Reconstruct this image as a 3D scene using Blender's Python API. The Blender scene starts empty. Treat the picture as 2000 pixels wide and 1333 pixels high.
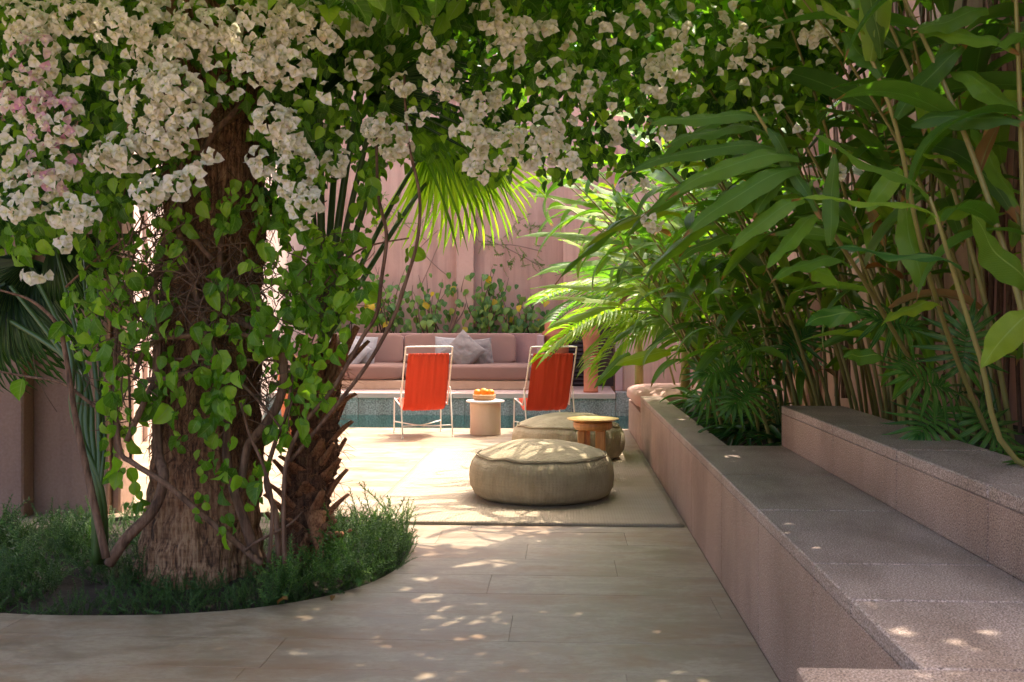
import bpy, math, random
import numpy as np
from mathutils import Vector, Matrix, noise

random.seed(7)
rng = np.random.default_rng(7)
sc = bpy.context.scene
COL = sc.collection
PI = math.pi

# ------------------------------------------------------------------ camera, sky, sun
F, U0, V0, HC = 2000.0, 1000.0, 631.0, 1.1
YAW = math.atan(103 / F)
SY, CY = math.sin(YAW), math.cos(YAW)
cam_d = bpy.data.cameras.new('camera')
cam = bpy.data.objects.new('camera', cam_d)
COL.objects.link(cam)
cam_d.sensor_width = 36
cam_d.lens = 36
cam_d.shift_y = -35.5 / 2000
cam_d.clip_start = 0.05
cam_d.clip_end = 400
cam.location = (0, 0, HC)
cam.rotation_euler = (PI / 2, 0, YAW)
cam_d.dof.use_dof = True
cam_d.dof.focus_distance = 7.2
cam_d.dof.aperture_fstop = 11.0
sc.camera = cam

SUNV = Vector((0.40, 0.43, 1.0)).normalized()
w = bpy.data.worlds.new('World')
sc.world = w
w.use_nodes = True
nt = w.node_tree
bg = nt.nodes['Background']
sky = nt.nodes.new('ShaderNodeTexSky')
sky.sky_type = 'NISHITA'
sky.sun_disc = False
sky.sun_elevation = math.asin(SUNV.z)
sky.sun_rotation = math.atan2(SUNV.x, SUNV.y)
sky.air_density = 0.7
sky.dust_density = 7.0
sky.ozone_density = 0.0
nt.links.new(sky.outputs[0], bg.inputs[0])
bg.inputs[1].default_value = 0.15
sd = bpy.data.lights.new('sun', 'SUN')
sun = bpy.data.objects.new('sun', sd)
COL.objects.link(sun)
sd.energy = 2.0
sd.angle = math.radians(0.55)
sd.color = (1.0, 0.89, 0.73)
sun.rotation_euler = SUNV.to_track_quat('Z', 'Y').to_euler()
sc.view_settings.view_transform = 'Standard'
sc.view_settings.look = 'None'
sc.view_settings.gamma = 1
sc.view_settings.use_curve_mapping = False
sc.view_settings.exposure = 2.2
sc.cycles.max_bounces = 8
sc.cycles.diffuse_bounces = 5
sc.cycles.transmission_bounces = 6
sc.cycles.transparent_max_bounces = 8
sc.cycles.use_denoising = True
sc.cycles.sample_clamp_indirect = 8

# ------------------------------------------------------------------ helpers
def W(u, v, Y):
    r = (u - U0) / F
    dx, dy, dz = -SY + r * CY, CY + r * SY, (V0 - v) / F
    t = Y / dy
    return Vector((dx * t, Y, HC + dz * t))

def G(u, v, z=0.0):
    r = (u - U0) / F
    dx, dy, dz = -SY + r * CY, CY + r * SY, (V0 - v) / F
    t = (z - HC) / dz
    return Vector((dx * t, dy * t, z))

def tag(o, label=None, cat=None, group=None, kind=None):
    if label: o['label'] = label
    if cat: o['category'] = cat
    if group: o['group'] = group
    if kind: o['kind'] = kind
    return o

def empty(name, loc=(0, 0, 0), rz=0):
    o = bpy.data.objects.new(name, None)
    o.empty_display_size = 0.1
    COL.objects.link(o)
    o.location = loc
    o.rotation_euler = (0, 0, rz)
    return o

def link(name, me, mat=None, parent=None, mw=None):
    if mat is not None and not me.materials:
        me.materials.append(mat)
    o = bpy.data.objects.new(name, me)
    COL.objects.link(o)
    if parent is not None:
        o.parent = parent
    if mw is not None:
        o.matrix_local = mw
    return o

class MB:
    """collects pieces of one mesh"""
    def __init__(s):
        s.v, s.f, s.uv = [], [], []
    def add(s, vs, fs, uvs=None):
        n = len(s.v)
        s.v.extend([tuple(p) for p in vs])
        s.f.extend([tuple(i + n for i in f) for f in fs])
        s.uv.extend(uvs if uvs is not None else [(0.5, 0.5)] * len(vs))
        return s
    def box(s, x0, x1, y0, y1, z0, z1, b=0.0):
        if b <= 0:
            vs = [(x, y, z) for z in (z0, z1) for y in (y0, y1) for x in (x0, x1)]
            s.add(vs, [(0, 2, 3, 1), (4, 5, 7, 6), (0, 1, 5, 4), (2, 6, 7, 3), (0, 4, 6, 2), (1, 3, 7, 5)])
        else:   # chamfered box: 24 verts
            vs, idx = [], {}
            for iz, z in enumerate((z0, z1)):
                for iy, y in enumerate((y0, y1)):
                    for ix, x in enumerate((x0, x1)):
                        sx, sy_, sz = (1 - 2 * ix), (1 - 2 * iy), (1 - 2 * iz)
                        for ax, p in enumerate(((x, y + sy_ * b, z + sz * b), (x + sx * b, y, z + sz * b), (x + sx * b, y + sy_ * b, z))):
                            idx[ix, iy, iz, ax] = len(vs)
                            vs.append(p)
            fs = []
            I = lambda a, b_, c, ax: idx[a, b_, c, ax]
            for ix in (0, 1):
                q = [I(ix, 0, 0, 0), I(ix, 1, 0, 0), I(ix, 1, 1, 0), I(ix, 0, 1, 0)]
                fs.append(q if ix else q[::-1])
            for iy in (0, 1):
                q = [I(0, iy, 0, 1), I(1, iy, 0, 1), I(1, iy, 1, 1), I(0, iy, 1, 1)]
                fs.append(q[::-1] if iy else q)
            for iz in (0, 1):
                q = [I(0, 0, iz, 2), I(1, 0, iz, 2), I(1, 1, iz, 2), I(0, 1, iz, 2)]
                fs.append(q if iz else q[::-1])
            for a in (0, 1):
                for c in (0, 1):
                    q = [I(0, a, c, 1), I(1, a, c, 1), I(1, a, c, 2), I(0, a, c, 2)]
                    fs.append(q if (a ^ c) else q[::-1])
                    q = [I(a, 0, c, 0), I(a, 1, c, 0), I(a, 1, c, 2), I(a, 0, c, 2)]
                    fs.append(q[::-1] if (a ^ c) else q)
                    q = [I(a, c, 0, 0), I(a, c, 1, 0), I(a, c, 1, 1), I(a, c, 0, 1)]
                    fs.append(q if (a ^ c) else q[::-1])
                    for d in (0, 1):
                        q = [I(a, c, d, 0), I(a, c, d, 1), I(a, c, d, 2)]
                        fs.append(q if (a ^ c ^ d) else q[::-1])
            s.add(vs, fs)
        return s
    def tube(s, pts, rad, n=8, caps=True, smooth=3):
        pts = [Vector(p) for p in pts]
        if not hasattr(rad, '__len__'): rad = [rad] * len(pts)
        if smooth > 1 and len(pts) > 2:
            P, R = [], []
            for i in range(len(pts) - 1):
                p0, p1, p2, p3 = pts[max(i - 1, 0)], pts[i], pts[i + 1], pts[min(i + 2, len(pts) - 1)]
                for k in range(smooth):
                    t = k / smooth
                    P.append(0.5 * ((2 * p1) + (p2 - p0) * t + (2 * p0 - 5 * p1 + 4 * p2 - p3) * t * t + (3 * p1 - p0 - 3 * p2 + p3) * t ** 3))
                    R.append(rad[i] * (1 - t) + rad[i + 1] * t)
            P.append(pts[-1]); R.append(rad[-1])
        else:
            P, R = pts, list(rad)
        T = [(P[min(i + 1, len(P) - 1)] - P[max(i - 1, 0)]).normalized() for i in range(len(P))]
        a = Vector((0, 0, 1)) if abs(T[0].z) < 0.9 else Vector((1, 0, 0))
        nx = T[0].cross(a).normalized()
        vs, fs, uv = [], [], []
        L = 0
        for i, (p, t, r) in enumerate(zip(P, T, R)):
            if i: L += (p - P[i - 1]).length
            nx = (nx - t * nx.dot(t)).normalized()
            ny = t.cross(nx)
            for k in range(n):
                an = 2 * PI * k / n
                vs.append(p + (nx * math.cos(an) + ny * math.sin(an)) * r)
                uv.append((k / n, L))
        for i in range(len(P) - 1):
            for k in range(n):
                fs.append((i * n + k, i * n + (k + 1) % n, (i + 1) * n + (k + 1) % n, (i + 1) * n + k))
        if caps:
            fs.append(tuple(range(n))[::-1])
            fs.append(tuple((len(P) - 1) * n + k for k in range(n)))
        s.add(vs, fs, uv)
        return s
    def lathe(s, prof, n=32, cx=0, cy=0, jit=None):
        vs, fs, uv = [], [], []
        for i, (r, z) in enumerate(prof):
            for k in range(n):
                an = 2 * PI * k / n
                rr, zz = (r, z) if jit is None else jit(r, z, an, i)
                vs.append((cx + rr * math.cos(an), cy + rr * math.sin(an), zz))
                uv.append((k / n, z))
        for i in range(len(prof) - 1):
            for k in range(n):
                fs.append((i * n + k, i * n + (k + 1) % n, (i + 1) * n + (k + 1) % n, (i + 1) * n + k))
        fs.append(tuple(range(n))[::-1])
        fs.append(tuple((len(prof) - 1) * n + k for k in range(n)))
        s.add(vs, fs, uv)
        return s
    def mesh(s, name='mesh', smooth=False):
        me = bpy.data.meshes.new(name)
        me.from_pydata(s.v, [], s.f)
        l = me.uv_layers.new(name='UVMap')
        li = np.empty(len(me.loops), dtype=np.int32)
        me.loops.foreach_get('vertex_index', li)
        l.data.foreach_set('uv', np.array(s.uv, dtype=np.float32)[li].ravel())
        if smooth:
            me.polygons.foreach_set('use_smooth', np.ones(len(me.polygons), dtype=bool))
        me.update()
        return me
    def build(s, name, mat, parent=None, smooth=False):
        return link(name, s.mesh(name, smooth), mat, parent)

def frames(dirs, nrm):
    y = dirs / (np.linalg.norm(dirs, axis=1, keepdims=True) + 1e-9)
    x = np.cross(y, nrm)
    x /= (np.linalg.norm(x, axis=1, keepdims=True) + 1e-9)
    z = np.cross(x, y)
    return np.stack([x, y, z], axis=2)          # columns

def join(name, temps, pos, R, scale, which, mat, parent=None, smooth=True, mats=None):
    """many copies of template MBs in one mesh (stuff)"""
    Vs, Fl, Fs, UVs, MI = [], [], [], [], []
    off = 0
    for ti, t in enumerate(temps):
        sel = np.where(which == ti)[0]
        if len(sel) == 0: continue
        V = np.array(t.v, dtype=np.float64)
        n = len(V)
        P = np.einsum('kij,nj->kni', R[sel] * scale[sel][:, None, None], V) + pos[sel][:, None, :]
        Vs.append(P.reshape(-1, 3))
        lens = np.array([len(f) for f in t.f]); flat = np.concatenate([np.array(f) for f in t.f])
        k = len(sel)
        base = off + np.arange(k)[:, None] * n
        L = (flat[None, :] + base)
        Fl.append(L.ravel()); Fs.append(np.tile(lens, k))
        UVs.append(np.tile(np.array(t.uv, dtype=np.float32)[flat], (k, 1)))
        if mats is not None:
            MI.append(np.tile(np.array(t.mi, dtype=np.int32), k))
        off += n * k
    V = np.concatenate(Vs); Fl = np.concatenate(Fl); Fs = np.concatenate(Fs); UV = np.concatenate(UVs)
    me = bpy.data.meshes.new(name)
    me.vertices.add(len(V)); me.vertices.foreach_set('co', V.astype(np.float32).ravel())
    me.loops.add(len(Fl)); me.loops.foreach_set('vertex_index', Fl.astype(np.int32))
    me.polygons.add(len(Fs))
    me.polygons.foreach_set('loop_start', np.concatenate([[0], np.cumsum(Fs)[:-1]]).astype(np.int32))
    l = me.uv_layers.new(name='UVMap'); l.data.foreach_set('uv', UV.ravel())
    if smooth: me.polygons.foreach_set('use_smooth', np.ones(len(Fs), dtype=bool))
    if mats is not None:
        for m in mats: me.materials.append(m)
        me.polygons.foreach_set('material_index', np.concatenate(MI))
    me.update(calc_edges=True)
    o = link(name, me, mat if mats is None else None, parent)
    o['kind'] = 'stuff'
    return o

def singles(name, meshes, pos, R, scale, which, parent):
    inv = parent.matrix_basis.inverted() if parent is not None else Matrix()
    for i in range(len(pos)):
        m = Matrix.Identity(4)
        for a in range(3):
            for b in range(3): m[a][b] = R[i][a][b] * scale[i]
            m[a][3] = pos[i][a]
        link(name, meshes[which[i]], None, parent, inv @ m)

def rdir(n):
    v = rng.normal(size=(n, 3))
    return v / np.linalg.norm(v, axis=1, keepdims=True)

# ------------------------------------------------------------------ materials
class NT:
    def __init__(s, name):
        s.m = bpy.data.materials.new(name); s.m.use_nodes = True
        s.t = s.m.node_tree; s.b = s.t.nodes['Principled BSDF']; s.out = s.t.nodes['Material Output']
    def n(s, typ, **kw):
        nd = s.t.nodes.new('ShaderNode' + typ)
        for k, v in kw.items():
            if k.startswith('i_'): nd.inputs[k[2:].replace('_', ' ')].default_value = v
            else: setattr(nd, k, v)
        return nd
    def l(s, a, b): s.t.links.new(a, b)
    def noise(s, vec, scale, detail=4, rough=0.55, dist=0):
        nd = s.n('TexNoise'); nd.inputs['Scale'].default_value = scale; nd.inputs['Detail'].default_value = detail
        nd.inputs['Roughness'].default_value = rough; nd.inputs['Distortion'].default_value = dist
        if vec is not None: s.l(vec, nd.inputs['Vector'])
        return nd.outputs['Fac']
    def mapping(s, vec, scale=(1, 1, 1), loc=None):
        nd = s.n('Mapping'); nd.inputs['Scale'].default_value = scale
        s.l(vec, nd.inputs['Vector'])
        if loc is not None: s.l(loc, nd.inputs['Location'])
        return nd.outputs[0]
    def pos(s): return s.n('NewGeometry').outputs['Position']
    def ramp(s, fac, stops):
        nd = s.n('ValToRGB'); e = nd.color_ramp.elements
        while len(e) < len(stops): e.new(0.5)
        for i, (p, c) in enumerate(stops):
            e[i].position = p; e[i].color = (*c, 1) if len(c) == 3 else c
        s.l(fac, nd.inputs[0]); return nd.outputs[0]
    def mix(s, fac, a, b, mode='MIX'):
        nd = s.n('Mix', data_type='RGBA', blend_type=mode)
        if isinstance(fac, (int, float)): nd.inputs[0].default_value = fac
        else: s.l(fac, nd.inputs[0])
        for k, x in ((6, a), (7, b)):
            if isinstance(x, tuple): nd.inputs[k].default_value = (*x, 1)
            else: s.l(x, nd.inputs[k])
        return nd.outputs[2]
    def math(s, op, a, b=None, c=None):
        nd = s.n('Math', operation=op)
        for k, x in enumerate((a, b, c)):
            if x is None: continue
            if isinstance(x, (int, float)): nd.inputs[k].default_value = x
            else: s.l(x, nd.inputs[k])
        return nd.outputs[0]
    def bump(s, h, strength=0.3, dist=0.01, prev=None):
        nd = s.n('Bump'); nd.inputs['Strength'].default_value = strength; nd.inputs['Distance'].default_value = dist
        s.l(h, nd.inputs['Height'])
        if prev is not None: s.l(prev, nd.inputs['Normal'])
        s.l(nd.outputs[0], s.b.inputs['Normal']); return nd.outputs[0]
    def col(s, c):
        if isinstance(c, tuple): s.b.inputs['Base Color'].default_value = (*c, 1)
        else: s.l(c, s.b.inputs['Base Color'])
    def rough(s, r):
        if isinstance(r, (int, float)): s.b.inputs['Roughness'].default_value = r
        else: s.l(r, s.b.inputs['Roughness'])
    def rnd(s):
        g = s.n('NewGeometry').outputs['Random Per Island']; o = s.n('ObjectInfo').outputs['Random']
        return s.math('FRACT', s.math('ADD', g, s.math('MULTIPLY', o, 7.31)))

def leaf_mat(name, stops, transl=0.4, tcol=None, rough=0.4, veins=10, rib=(0.25, 0.36, 0.12), ribw=0.03, spots=None, tmul=1.7, tip=None):
    m = NT(name)
    c = m.ramp(m.rnd(), stops)
    nz = m.noise(m.pos(), 22, 3)
    c = m.mix(m.math('MULTIPLY', nz, 0.5), c, m.mix(1.0, c, (0.55, 0.62, 0.45), 'MULTIPLY'))
    uv = m.n('TexCoord').outputs['UV']
    sp = m.n('SeparateXYZ'); m.l(uv, sp.inputs[0])
    d = m.math('ABSOLUTE', m.math('SUBTRACT', sp.outputs[0], 0.5))
    ribm = m.math('LESS_THAN', d, ribw)
    vein = m.math('SINE', m.math('MULTIPLY', m.math('SUBTRACT', sp.outputs[1], m.math('MULTIPLY', d, 0.55)), veins * 2 * PI))
    vm = m.math('MULTIPLY', m.math('GREATER_THAN', vein, 0.86), 0.35)
    c = m.mix(m.math('MULTIPLY', m.math('MAXIMUM', ribm, vm), 0.6), c, rib)
    if spots:
        s_ = m.ramp(m.noise(m.pos(), 9, 3, 0.6), [(0.66, (0, 0, 0)), (0.72, (1, 1, 1))])
        c = m.mix(s_, c, spots)
    if tip:
        tn = m.math('ADD', sp.outputs[1], m.math('MULTIPLY', m.noise(m.pos(), 30, 3), .12))
        c = m.mix(m.ramp(tn, [(tip, (0, 0, 0)), (tip + .03, (1, 1, 1))]), c, (0.26, 0.13, 0.05))
        fl = m.ramp(m.noise(m.pos(), 45, 4, .7), [(0.68, (0, 0, 0)), (0.74, (.7, .7, .7))])
        c = m.mix(fl, c, (0.24, 0.17, 0.05))
    m.col(c); m.rough(rough)
    m.b.inputs['Specular IOR Level'].default_value = 0.3
    m.bump(m.math('ADD', vein, m.math('MULTIPLY', ribm, 3)), 0.25, 0.002)
    tr = m.n('BsdfTranslucent')
    tc = m.mix(1.0, c, tcol or (1.0, 1.25, 0.35), 'MULTIPLY')
    g = m.n('Mix', data_type='RGBA', blend_type='MULTIPLY'); g.inputs[0].default_value = 1
    m.l(tc, g.inputs[6]); g.inputs[7].default_value = (tmul, tmul, tmul, 1)
    m.l(g.outputs[2], tr.inputs[0])
    ms = m.n('MixShader'); ms.inputs[0].default_value = transl
    m.l(m.b.outputs[0], ms.inputs[1]); m.l(tr.outputs[0], ms.inputs[2]); m.l(ms.outputs[0], m.out.inputs[0])
    return m.m

def plaster(name, c1, c2, c3, streak=1.0, bump=0.25):
    m = NT(name); p = m.pos()
    st = m.noise(m.mapping(p, (5, 5, 0.35)), 1.6, 5, 0.6)
    bl = m.noise(p, 1.1, 5, 0.6, 0.4)
    c = m.ramp(bl, [(0.32, c1), (0.52, c2), (0.72, c3)])
    dark = m.mix(1.0, c, (0.72, 0.66, 0.66), 'MULTIPLY')
    c = m.mix(m.math('MULTIPLY', m.ramp(st, [(0.45, (0, 0, 0)), (0.72, (1, 1, 1))]), streak), c, dark)
    f = m.noise(p, 60, 4, 0.6)
    c = m.mix(m.math('MULTIPLY', f, 0.22), c, (0.75, 0.55, 0.48))
    m.col(c); m.rough(0.85)
    m.bump(m.noise(p, 14, 6, 0.65), bump, 0.02)
    return m.m

def granite(name, pal, scale=1.0, tint=None):
    m = NT(name); p = m.pos()
    n1 = m.noise(p, 230 * scale, 3, 0.6); n2 = m.noise(p, 90 * scale, 3, 0.6)
    c = m.ramp(n1, [(0.41, pal[0]), (0.475, pal[1]), (0.53, pal[2]), (0.59, pal[3])])
    c = m.mix(m.ramp(n2, [(0.5, (0, 0, 0)), (0.62, (0.6, 0.6, 0.6))]), c, pal[2])
    big = m.noise(m.mapping(p, (3, 1.5, 0.8)), 1.7, 5, 0.65)
    c = m.mix(m.ramp(big, [(0.42, (0, 0, 0)), (0.66, (0.8, 0.8, 0.8))]), c, m.mix(1.0, c, (0.62, 0.58, 0.54), 'MULTIPLY'))
    ob = m.n('ObjectInfo').outputs['Random']
    c = m.mix(m.math('MULTIPLY', ob, 0.25), c, m.mix(1.0, c, (0.85, 0.78, 0.78), 'MULTIPLY'))
    m.col(c); m.rough(m.ramp(n2, [(0.3, (0.42,) * 3), (0.7, (0.62,) * 3)]))
    m.bump(n1, 0.12, 0.0006)
    return m.m

def cloth(name, c1, c2, sc_=700, wr=0.4, rough=0.9):
    m = NT(name); p = m.n('TexCoord').outputs['Object']
    nz = m.noise(p, 5, 4); c = m.mix(nz, c1, c2)
    wv = m.noise(m.mapping(p, (1, 1, 1)), sc_, 2)
    c = m.mix(m.math('MULTIPLY', wv, 0.25), c, m.mix(1.0, c, (0.7, 0.7, 0.7), 'MULTIPLY'))
    m.col(c); m.rough(rough)
    b = m.bump(m.noise(p, 7, 4, 0.6, 0.6), wr, 0.03)
    m.b.inputs['Sheen Weight'].default_value = 0.15
    return m.m

def travertine():
    m = NT('travertine'); p = m.pos()
    o = m.n('ObjectInfo').outputs['Random']
    cb = m.n('CombineXYZ'); m.l(m.math('MULTIPLY', o, 37), cb.inputs[0]); m.l(m.math('MULTIPLY', o, 71), cb.inputs[1])
    q = m.mapping(p, (1.5, 2.9, 1), cb.outputs[0])
    a = m.noise(q, 2.2, 8, 0.68, 0.5); b = m.noise(q, 19, 9, 0.78, 0.3)
    c = m.ramp(a, [(0.32, (0.205, 0.148, 0.094)), (0.43, (0.275, 0.212, 0.145)), (0.55, (0.375, 0.30, 0.215)), (0.70, (0.32, 0.256, 0.186))])
    c = m.mix(m.ramp(b, [(0.48, (0, 0, 0)), (0.60, (0.6,) * 3)]), c, (0.25, 0.18, 0.125))
    st = m.noise(m.mapping(p, (0.8, 1.9, 1)), 2.0, 6, 0.68, 0.4)
    c = m.mix(m.ramp(st, [(0.47, (0, 0, 0)), (0.66, (0.85,) * 3)]), c, (0.27, 0.155, 0.085))
    pit = m.noise(m.mapping(p, (30, 90, 1)), 1.6, 3, 0.5)
    pm = m.ramp(pit, [(0.27, (1, 1, 1)), (0.33, (0, 0, 0))])
    c = m.mix(m.math('MULTIPLY', pm, 0.5), c, (0.2, 0.15, 0.1))
    c = m.mix(m.math('MULTIPLY', o, 0.22), c, m.mix(1.0, c, (0.78, 0.74, 0.70), 'MULTIPLY'))
    m.col(c); m.rough(m.ramp(a, [(0.3, (0.38,) * 3), (0.7, (0.6,) * 3)]))
    m.bump(m.math('ADD', b, m.math('MULTIPLY', pm, -1.5)), 0.22, 0.004)
    return m.m

def bark(name, c1, c2, c3, ring=26, fine=120, b=0.9, pale=False):
    m = NT(name); p = m.pos()
    a = m.noise(m.mapping(p, (1, 1, 0.12)), fine, 5, 0.65)
    r = m.noise(m.mapping(p, (0.12, 0.12, 1)), ring * 2.2, 4, 0.6, 0.4)
    cr = m.noise(m.mapping(p, (1, 1, 0.05)), fine * .35, 4, 0.6)
    k = m.math('ADD', m.math('MULTIPLY', a, 0.5), m.math('ADD', m.math('MULTIPLY', cr, .35), m.math('MULTIPLY', r, .15)))
    c = m.ramp(k, [(0.40, c1), (0.49, c2), (0.60, c3)])
    if pale:
        sz = m.n('SeparateXYZ'); m.l(p, sz.inputs[0])
        c = m.mix(m.ramp(m.math('ADD', sz.outputs[2], m.math('MULTIPLY', m.noise(p, 4, 3), .3)), [(.22, (.7,) * 3), (.62, (0, 0, 0))]), c, m.ramp(k, [(0.41, (0.07, 0.036, 0.018)), (0.48, (0.28, 0.155, 0.08)), (0.56, (0.54, 0.35, 0.20))]))
    big = m.noise(p, 5, 4)
    c = m.mix(m.math('MULTIPLY', big, 0.5), c, m.mix(1.0, c, (0.6, 0.5, 0.45), 'MULTIPLY'))
    m.col(c); m.rough(0.9)
    m.bump(k, b, 0.03)
    return m.m

def simple(name, c, rough=0.5, metal=0, nscale=None, c2=None, b=0, spec=0.5):
    m = NT(name)
    if nscale:
        f = m.noise(m.n('TexCoord').outputs['Object'], nscale, 5, 0.6)
        m.col(m.mix(f, c, c2 or tuple(x * 0.7 for x in c)))
        if b: m.bump(f, b, 0.01)
    else: m.col(c)
    m.rough(rough); m.b.inputs['Metallic'].default_value = metal
    m.b.inputs['Specular IOR Level'].default_value = spec
    return m.m

M = {}
M['travertine'] = travertine()
M['grout'] = simple('grout', (0.30, 0.24, 0.18), 0.95, 0, 30, (0.14, 0.11, 0.09))
M['pale_mortar'] = simple('pale_mortar', (0.62, 0.52, 0.45), 0.95, 0, 40, (0.5, 0.41, 0.35))
M['soil'] = simple('soil', (0.05, 0.034, 0.022), 1.0, 0, 25, (0.02, 0.014, 0.01), 0.8)
M['ground'] = simple('ground_earth', (0.30, 0.22, 0.16), 1.0, 0, 1, (0.22, 0.16, 0.11), 0.3)
M['pink_granite'] = granite('pink_granite', [(0.12, 0.07, 0.05), (0.30, 0.185, 0.14), (0.43, 0.285, 0.222), (0.62, 0.48, 0.40)])
M['pink_granite_top'] = granite('pink_granite_top', [(0.11, 0.074, 0.062), (0.29, 0.20, 0.163), (0.43, 0.32, 0.265), (0.66, 0.54, 0.48)])  # greyer copy for upward faces: sky light put into the colour
M['grey_granite'] = granite('grey_granite', [(0.15, 0.146, 0.14), (0.23, 0.222, 0.214), (0.285, 0.276, 0.266), (0.37, 0.36, 0.35)], 0.2)
M['pink_wall'] = plaster('pink_plaster', (0.53, 0.31, 0.235), (0.60, 0.365, 0.28), (0.66, 0.43, 0.34))
M['low_wall'] = plaster('mauve_plaster', (0.44, 0.24, 0.205), (0.50, 0.285, 0.24), (0.54, 0.325, 0.28), 0.7)
M['right_wall'] = plaster('terracotta_plaster', (0.42, 0.205, 0.14), (0.49, 0.255, 0.18), (0.54, 0.30, 0.215), 1.0, 0.4)
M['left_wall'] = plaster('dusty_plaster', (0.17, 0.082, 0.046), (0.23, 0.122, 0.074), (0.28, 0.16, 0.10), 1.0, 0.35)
M['pale_wall'] = plaster('pale_pink_plaster', (0.46, 0.33, 0.28), (0.50, 0.37, 0.32), (0.55, 0.42, 0.37), 0.3)
M['lilac_wall'] = plaster('lilac_plaster', (0.40, 0.24, 0.25), (0.44, 0.28, 0.29), (0.47, 0.31, 0.32), 0.4)
M['tan_stone'] = plaster('tan_stone', (0.42, 0.28, 0.17), (0.52, 0.37, 0.24), (0.58, 0.45, 0.33), 0.4, 0.15)
M['coping'] = simple('rose_coping', (0.52, 0.38, 0.33), 0.6, 0, 6, (0.44, 0.31, 0.27), 0.1)
M['dark_interior'] = simple('dark_shutter_wood', (0.07, 0.045, 0.04), 0.7, 0, 20, (0.04, 0.025, 0.02))
M['terracotta'] = simple('terracotta', (0.50, 0.175, 0.09), 0.8, 0, 14, (0.42, 0.14, 0.07), 0.15)
M['sofa'] = cloth('dusty_rose_canvas', (0.26, 0.145, 0.11), (0.22, 0.12, 0.092), 900, 0.12)
M['sofa_back'] = cloth('rose_back_canvas', (0.38, 0.225, 0.172), (0.34, 0.195, 0.15), 900, 0.12)
M['pillow_grey'] = cloth('grey_linen', (0.42, 0.39, 0.38), (0.34, 0.315, 0.305), 900, 0.9)
M['pillow_taupe'] = cloth('taupe_linen', (0.26, 0.22, 0.20), (0.21, 0.175, 0.16), 900, 0.9)
M['blush'] = cloth('blush_canvas', (0.55, 0.33, 0.28), (0.48, 0.28, 0.24), 900, 0.15)
M['white_metal'] = simple('white_metal', (0.80, 0.75, 0.70), 0.35, 0, 30, (0.72, 0.64, 0.57), 0.0)
M['red_canvas'] = None
M['marble'] = simple('marble', (0.8, 0.77, 0.74), 0.3, 0, 9, (0.55, 0.53, 0.52))
M['drum_stone'] = plaster('drum_stone', (0.52, 0.36, 0.25), (0.60, 0.45, 0.33), (0.66, 0.53, 0.42), 0.4, 0.3)
M['basket'] = None
M['orange'] = simple('orange_peel', (0.86, 0.30, 0.02), 0.42, 0, 180, (0.80, 0.24, 0.01), 0.3)
M['brass'] = simple('brass', (0.86, 0.58, 0.28), 0.38, 1.0, 20, (0.70, 0.44, 0.19))
M['stem_tan'] = simple('woody_stem', (0.16, 0.09, 0.055), 0.85, 0, 40, (0.09, 0.05, 0.03), 0.6)
M['pale_stem'] = simple('pale_creeper_stem', (0.30, 0.19, 0.14), 0.9)
M['stem_thick'] = bark('vine_bark', (0.07, 0.035, 0.02), (0.17, 0.092, 0.055), (0.28, 0.165, 0.105), 12, 60, 0.6)
M['bark'] = bark('palm_bark', (0.05, 0.022, 0.011), (0.28, 0.125, 0.058), (0.50, 0.29, 0.155), 34, 95, 1.0, True)
M['fibre_bark'] = bark('fibrous_bark', (0.04, 0.018, 0.009), (0.16, 0.072, 0.036), (0.32, 0.165, 0.085), 14, 130, 1.0)
M['boot'] = bark('dry_petiole', (0.11, 0.04, 0.018), (0.33, 0.14, 0.06), (0.50, 0.26, 0.13), 6, 150, 0.5)
M['boug_leaf'] = leaf_mat('bougainvillea_leaf', [(0.0, (0.05, 0.12, 0.018)), (0.45, (0.105, 0.225, 0.022)), (0.8, (0.21, 0.37, 0.03)), (1.0, (0.36, 0.52, 0.05))], 0.42, veins=6, rough=0.42)
M['dark_leaf'] = leaf_mat('shaded_bougainvillea_leaf', [(0.0, (0.022, 0.062, 0.024)), (0.6, (0.042, 0.115, 0.032)), (1.0, (0.08, 0.18, 0.035))], 0.3, veins=6, rough=0.35)  # darker copy for leaves deep in the crown: shade put into the colour
M['vine_leaf'] = leaf_mat('trunk_vine_leaf', [(0.0, (0.075, 0.17, 0.018)), (0.5, (0.14, 0.28, 0.022)), (1.0, (0.30, 0.46, 0.04))], 0.45, veins=5, rough=0.42)
M['ginger_leaf'] = leaf_mat('ginger_leaf', [(0.0, (0.060, 0.135, 0.024)), (0.5, (0.105, 0.21, 0.028)), (0.85, (0.17, 0.30, 0.032)), (1.0, (0.28, 0.40, 0.04))], 0.38, veins=34, rough=0.30, rib=(0.16, 0.28, 0.08), ribw=0.022, tip=.98)
M['ginger_lit'] = leaf_mat('sunlit_ginger_leaf', [(0.0, (0.06, 0.14, 0.02)), (0.5, (0.13, 0.24, 0.022)), (1.0, (0.27, 0.36, 0.03))], 0.45, tmul=1.35, tip=1.0, veins=34, rough=0.5, rib=(0.3, 0.42, 0.12), ribw=0.022)  # yellower copy of the ginger leaf with the sunlight put into its colour
M['dry_leaf'] = leaf_mat('dry_leaf', [(0.0, (0.22, 0.09, 0.03)), (1.0, (0.42, 0.24, 0.08))], 0.3, (1, 0.8, 0.5), 0.7, veins=30)
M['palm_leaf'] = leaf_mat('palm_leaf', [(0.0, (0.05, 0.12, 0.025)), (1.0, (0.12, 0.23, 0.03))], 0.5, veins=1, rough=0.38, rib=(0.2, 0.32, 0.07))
M['palm_lit'] = leaf_mat('sunlit_palm_leaf', [(0.0, (0.13, 0.23, 0.02)), (1.0, (0.28, 0.36, 0.03))], 0.5, veins=1, rough=0.38, rib=(0.3, 0.4, 0.1))  # lighter yellow copy of the palm leaf, backlight painted into the colour
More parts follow.
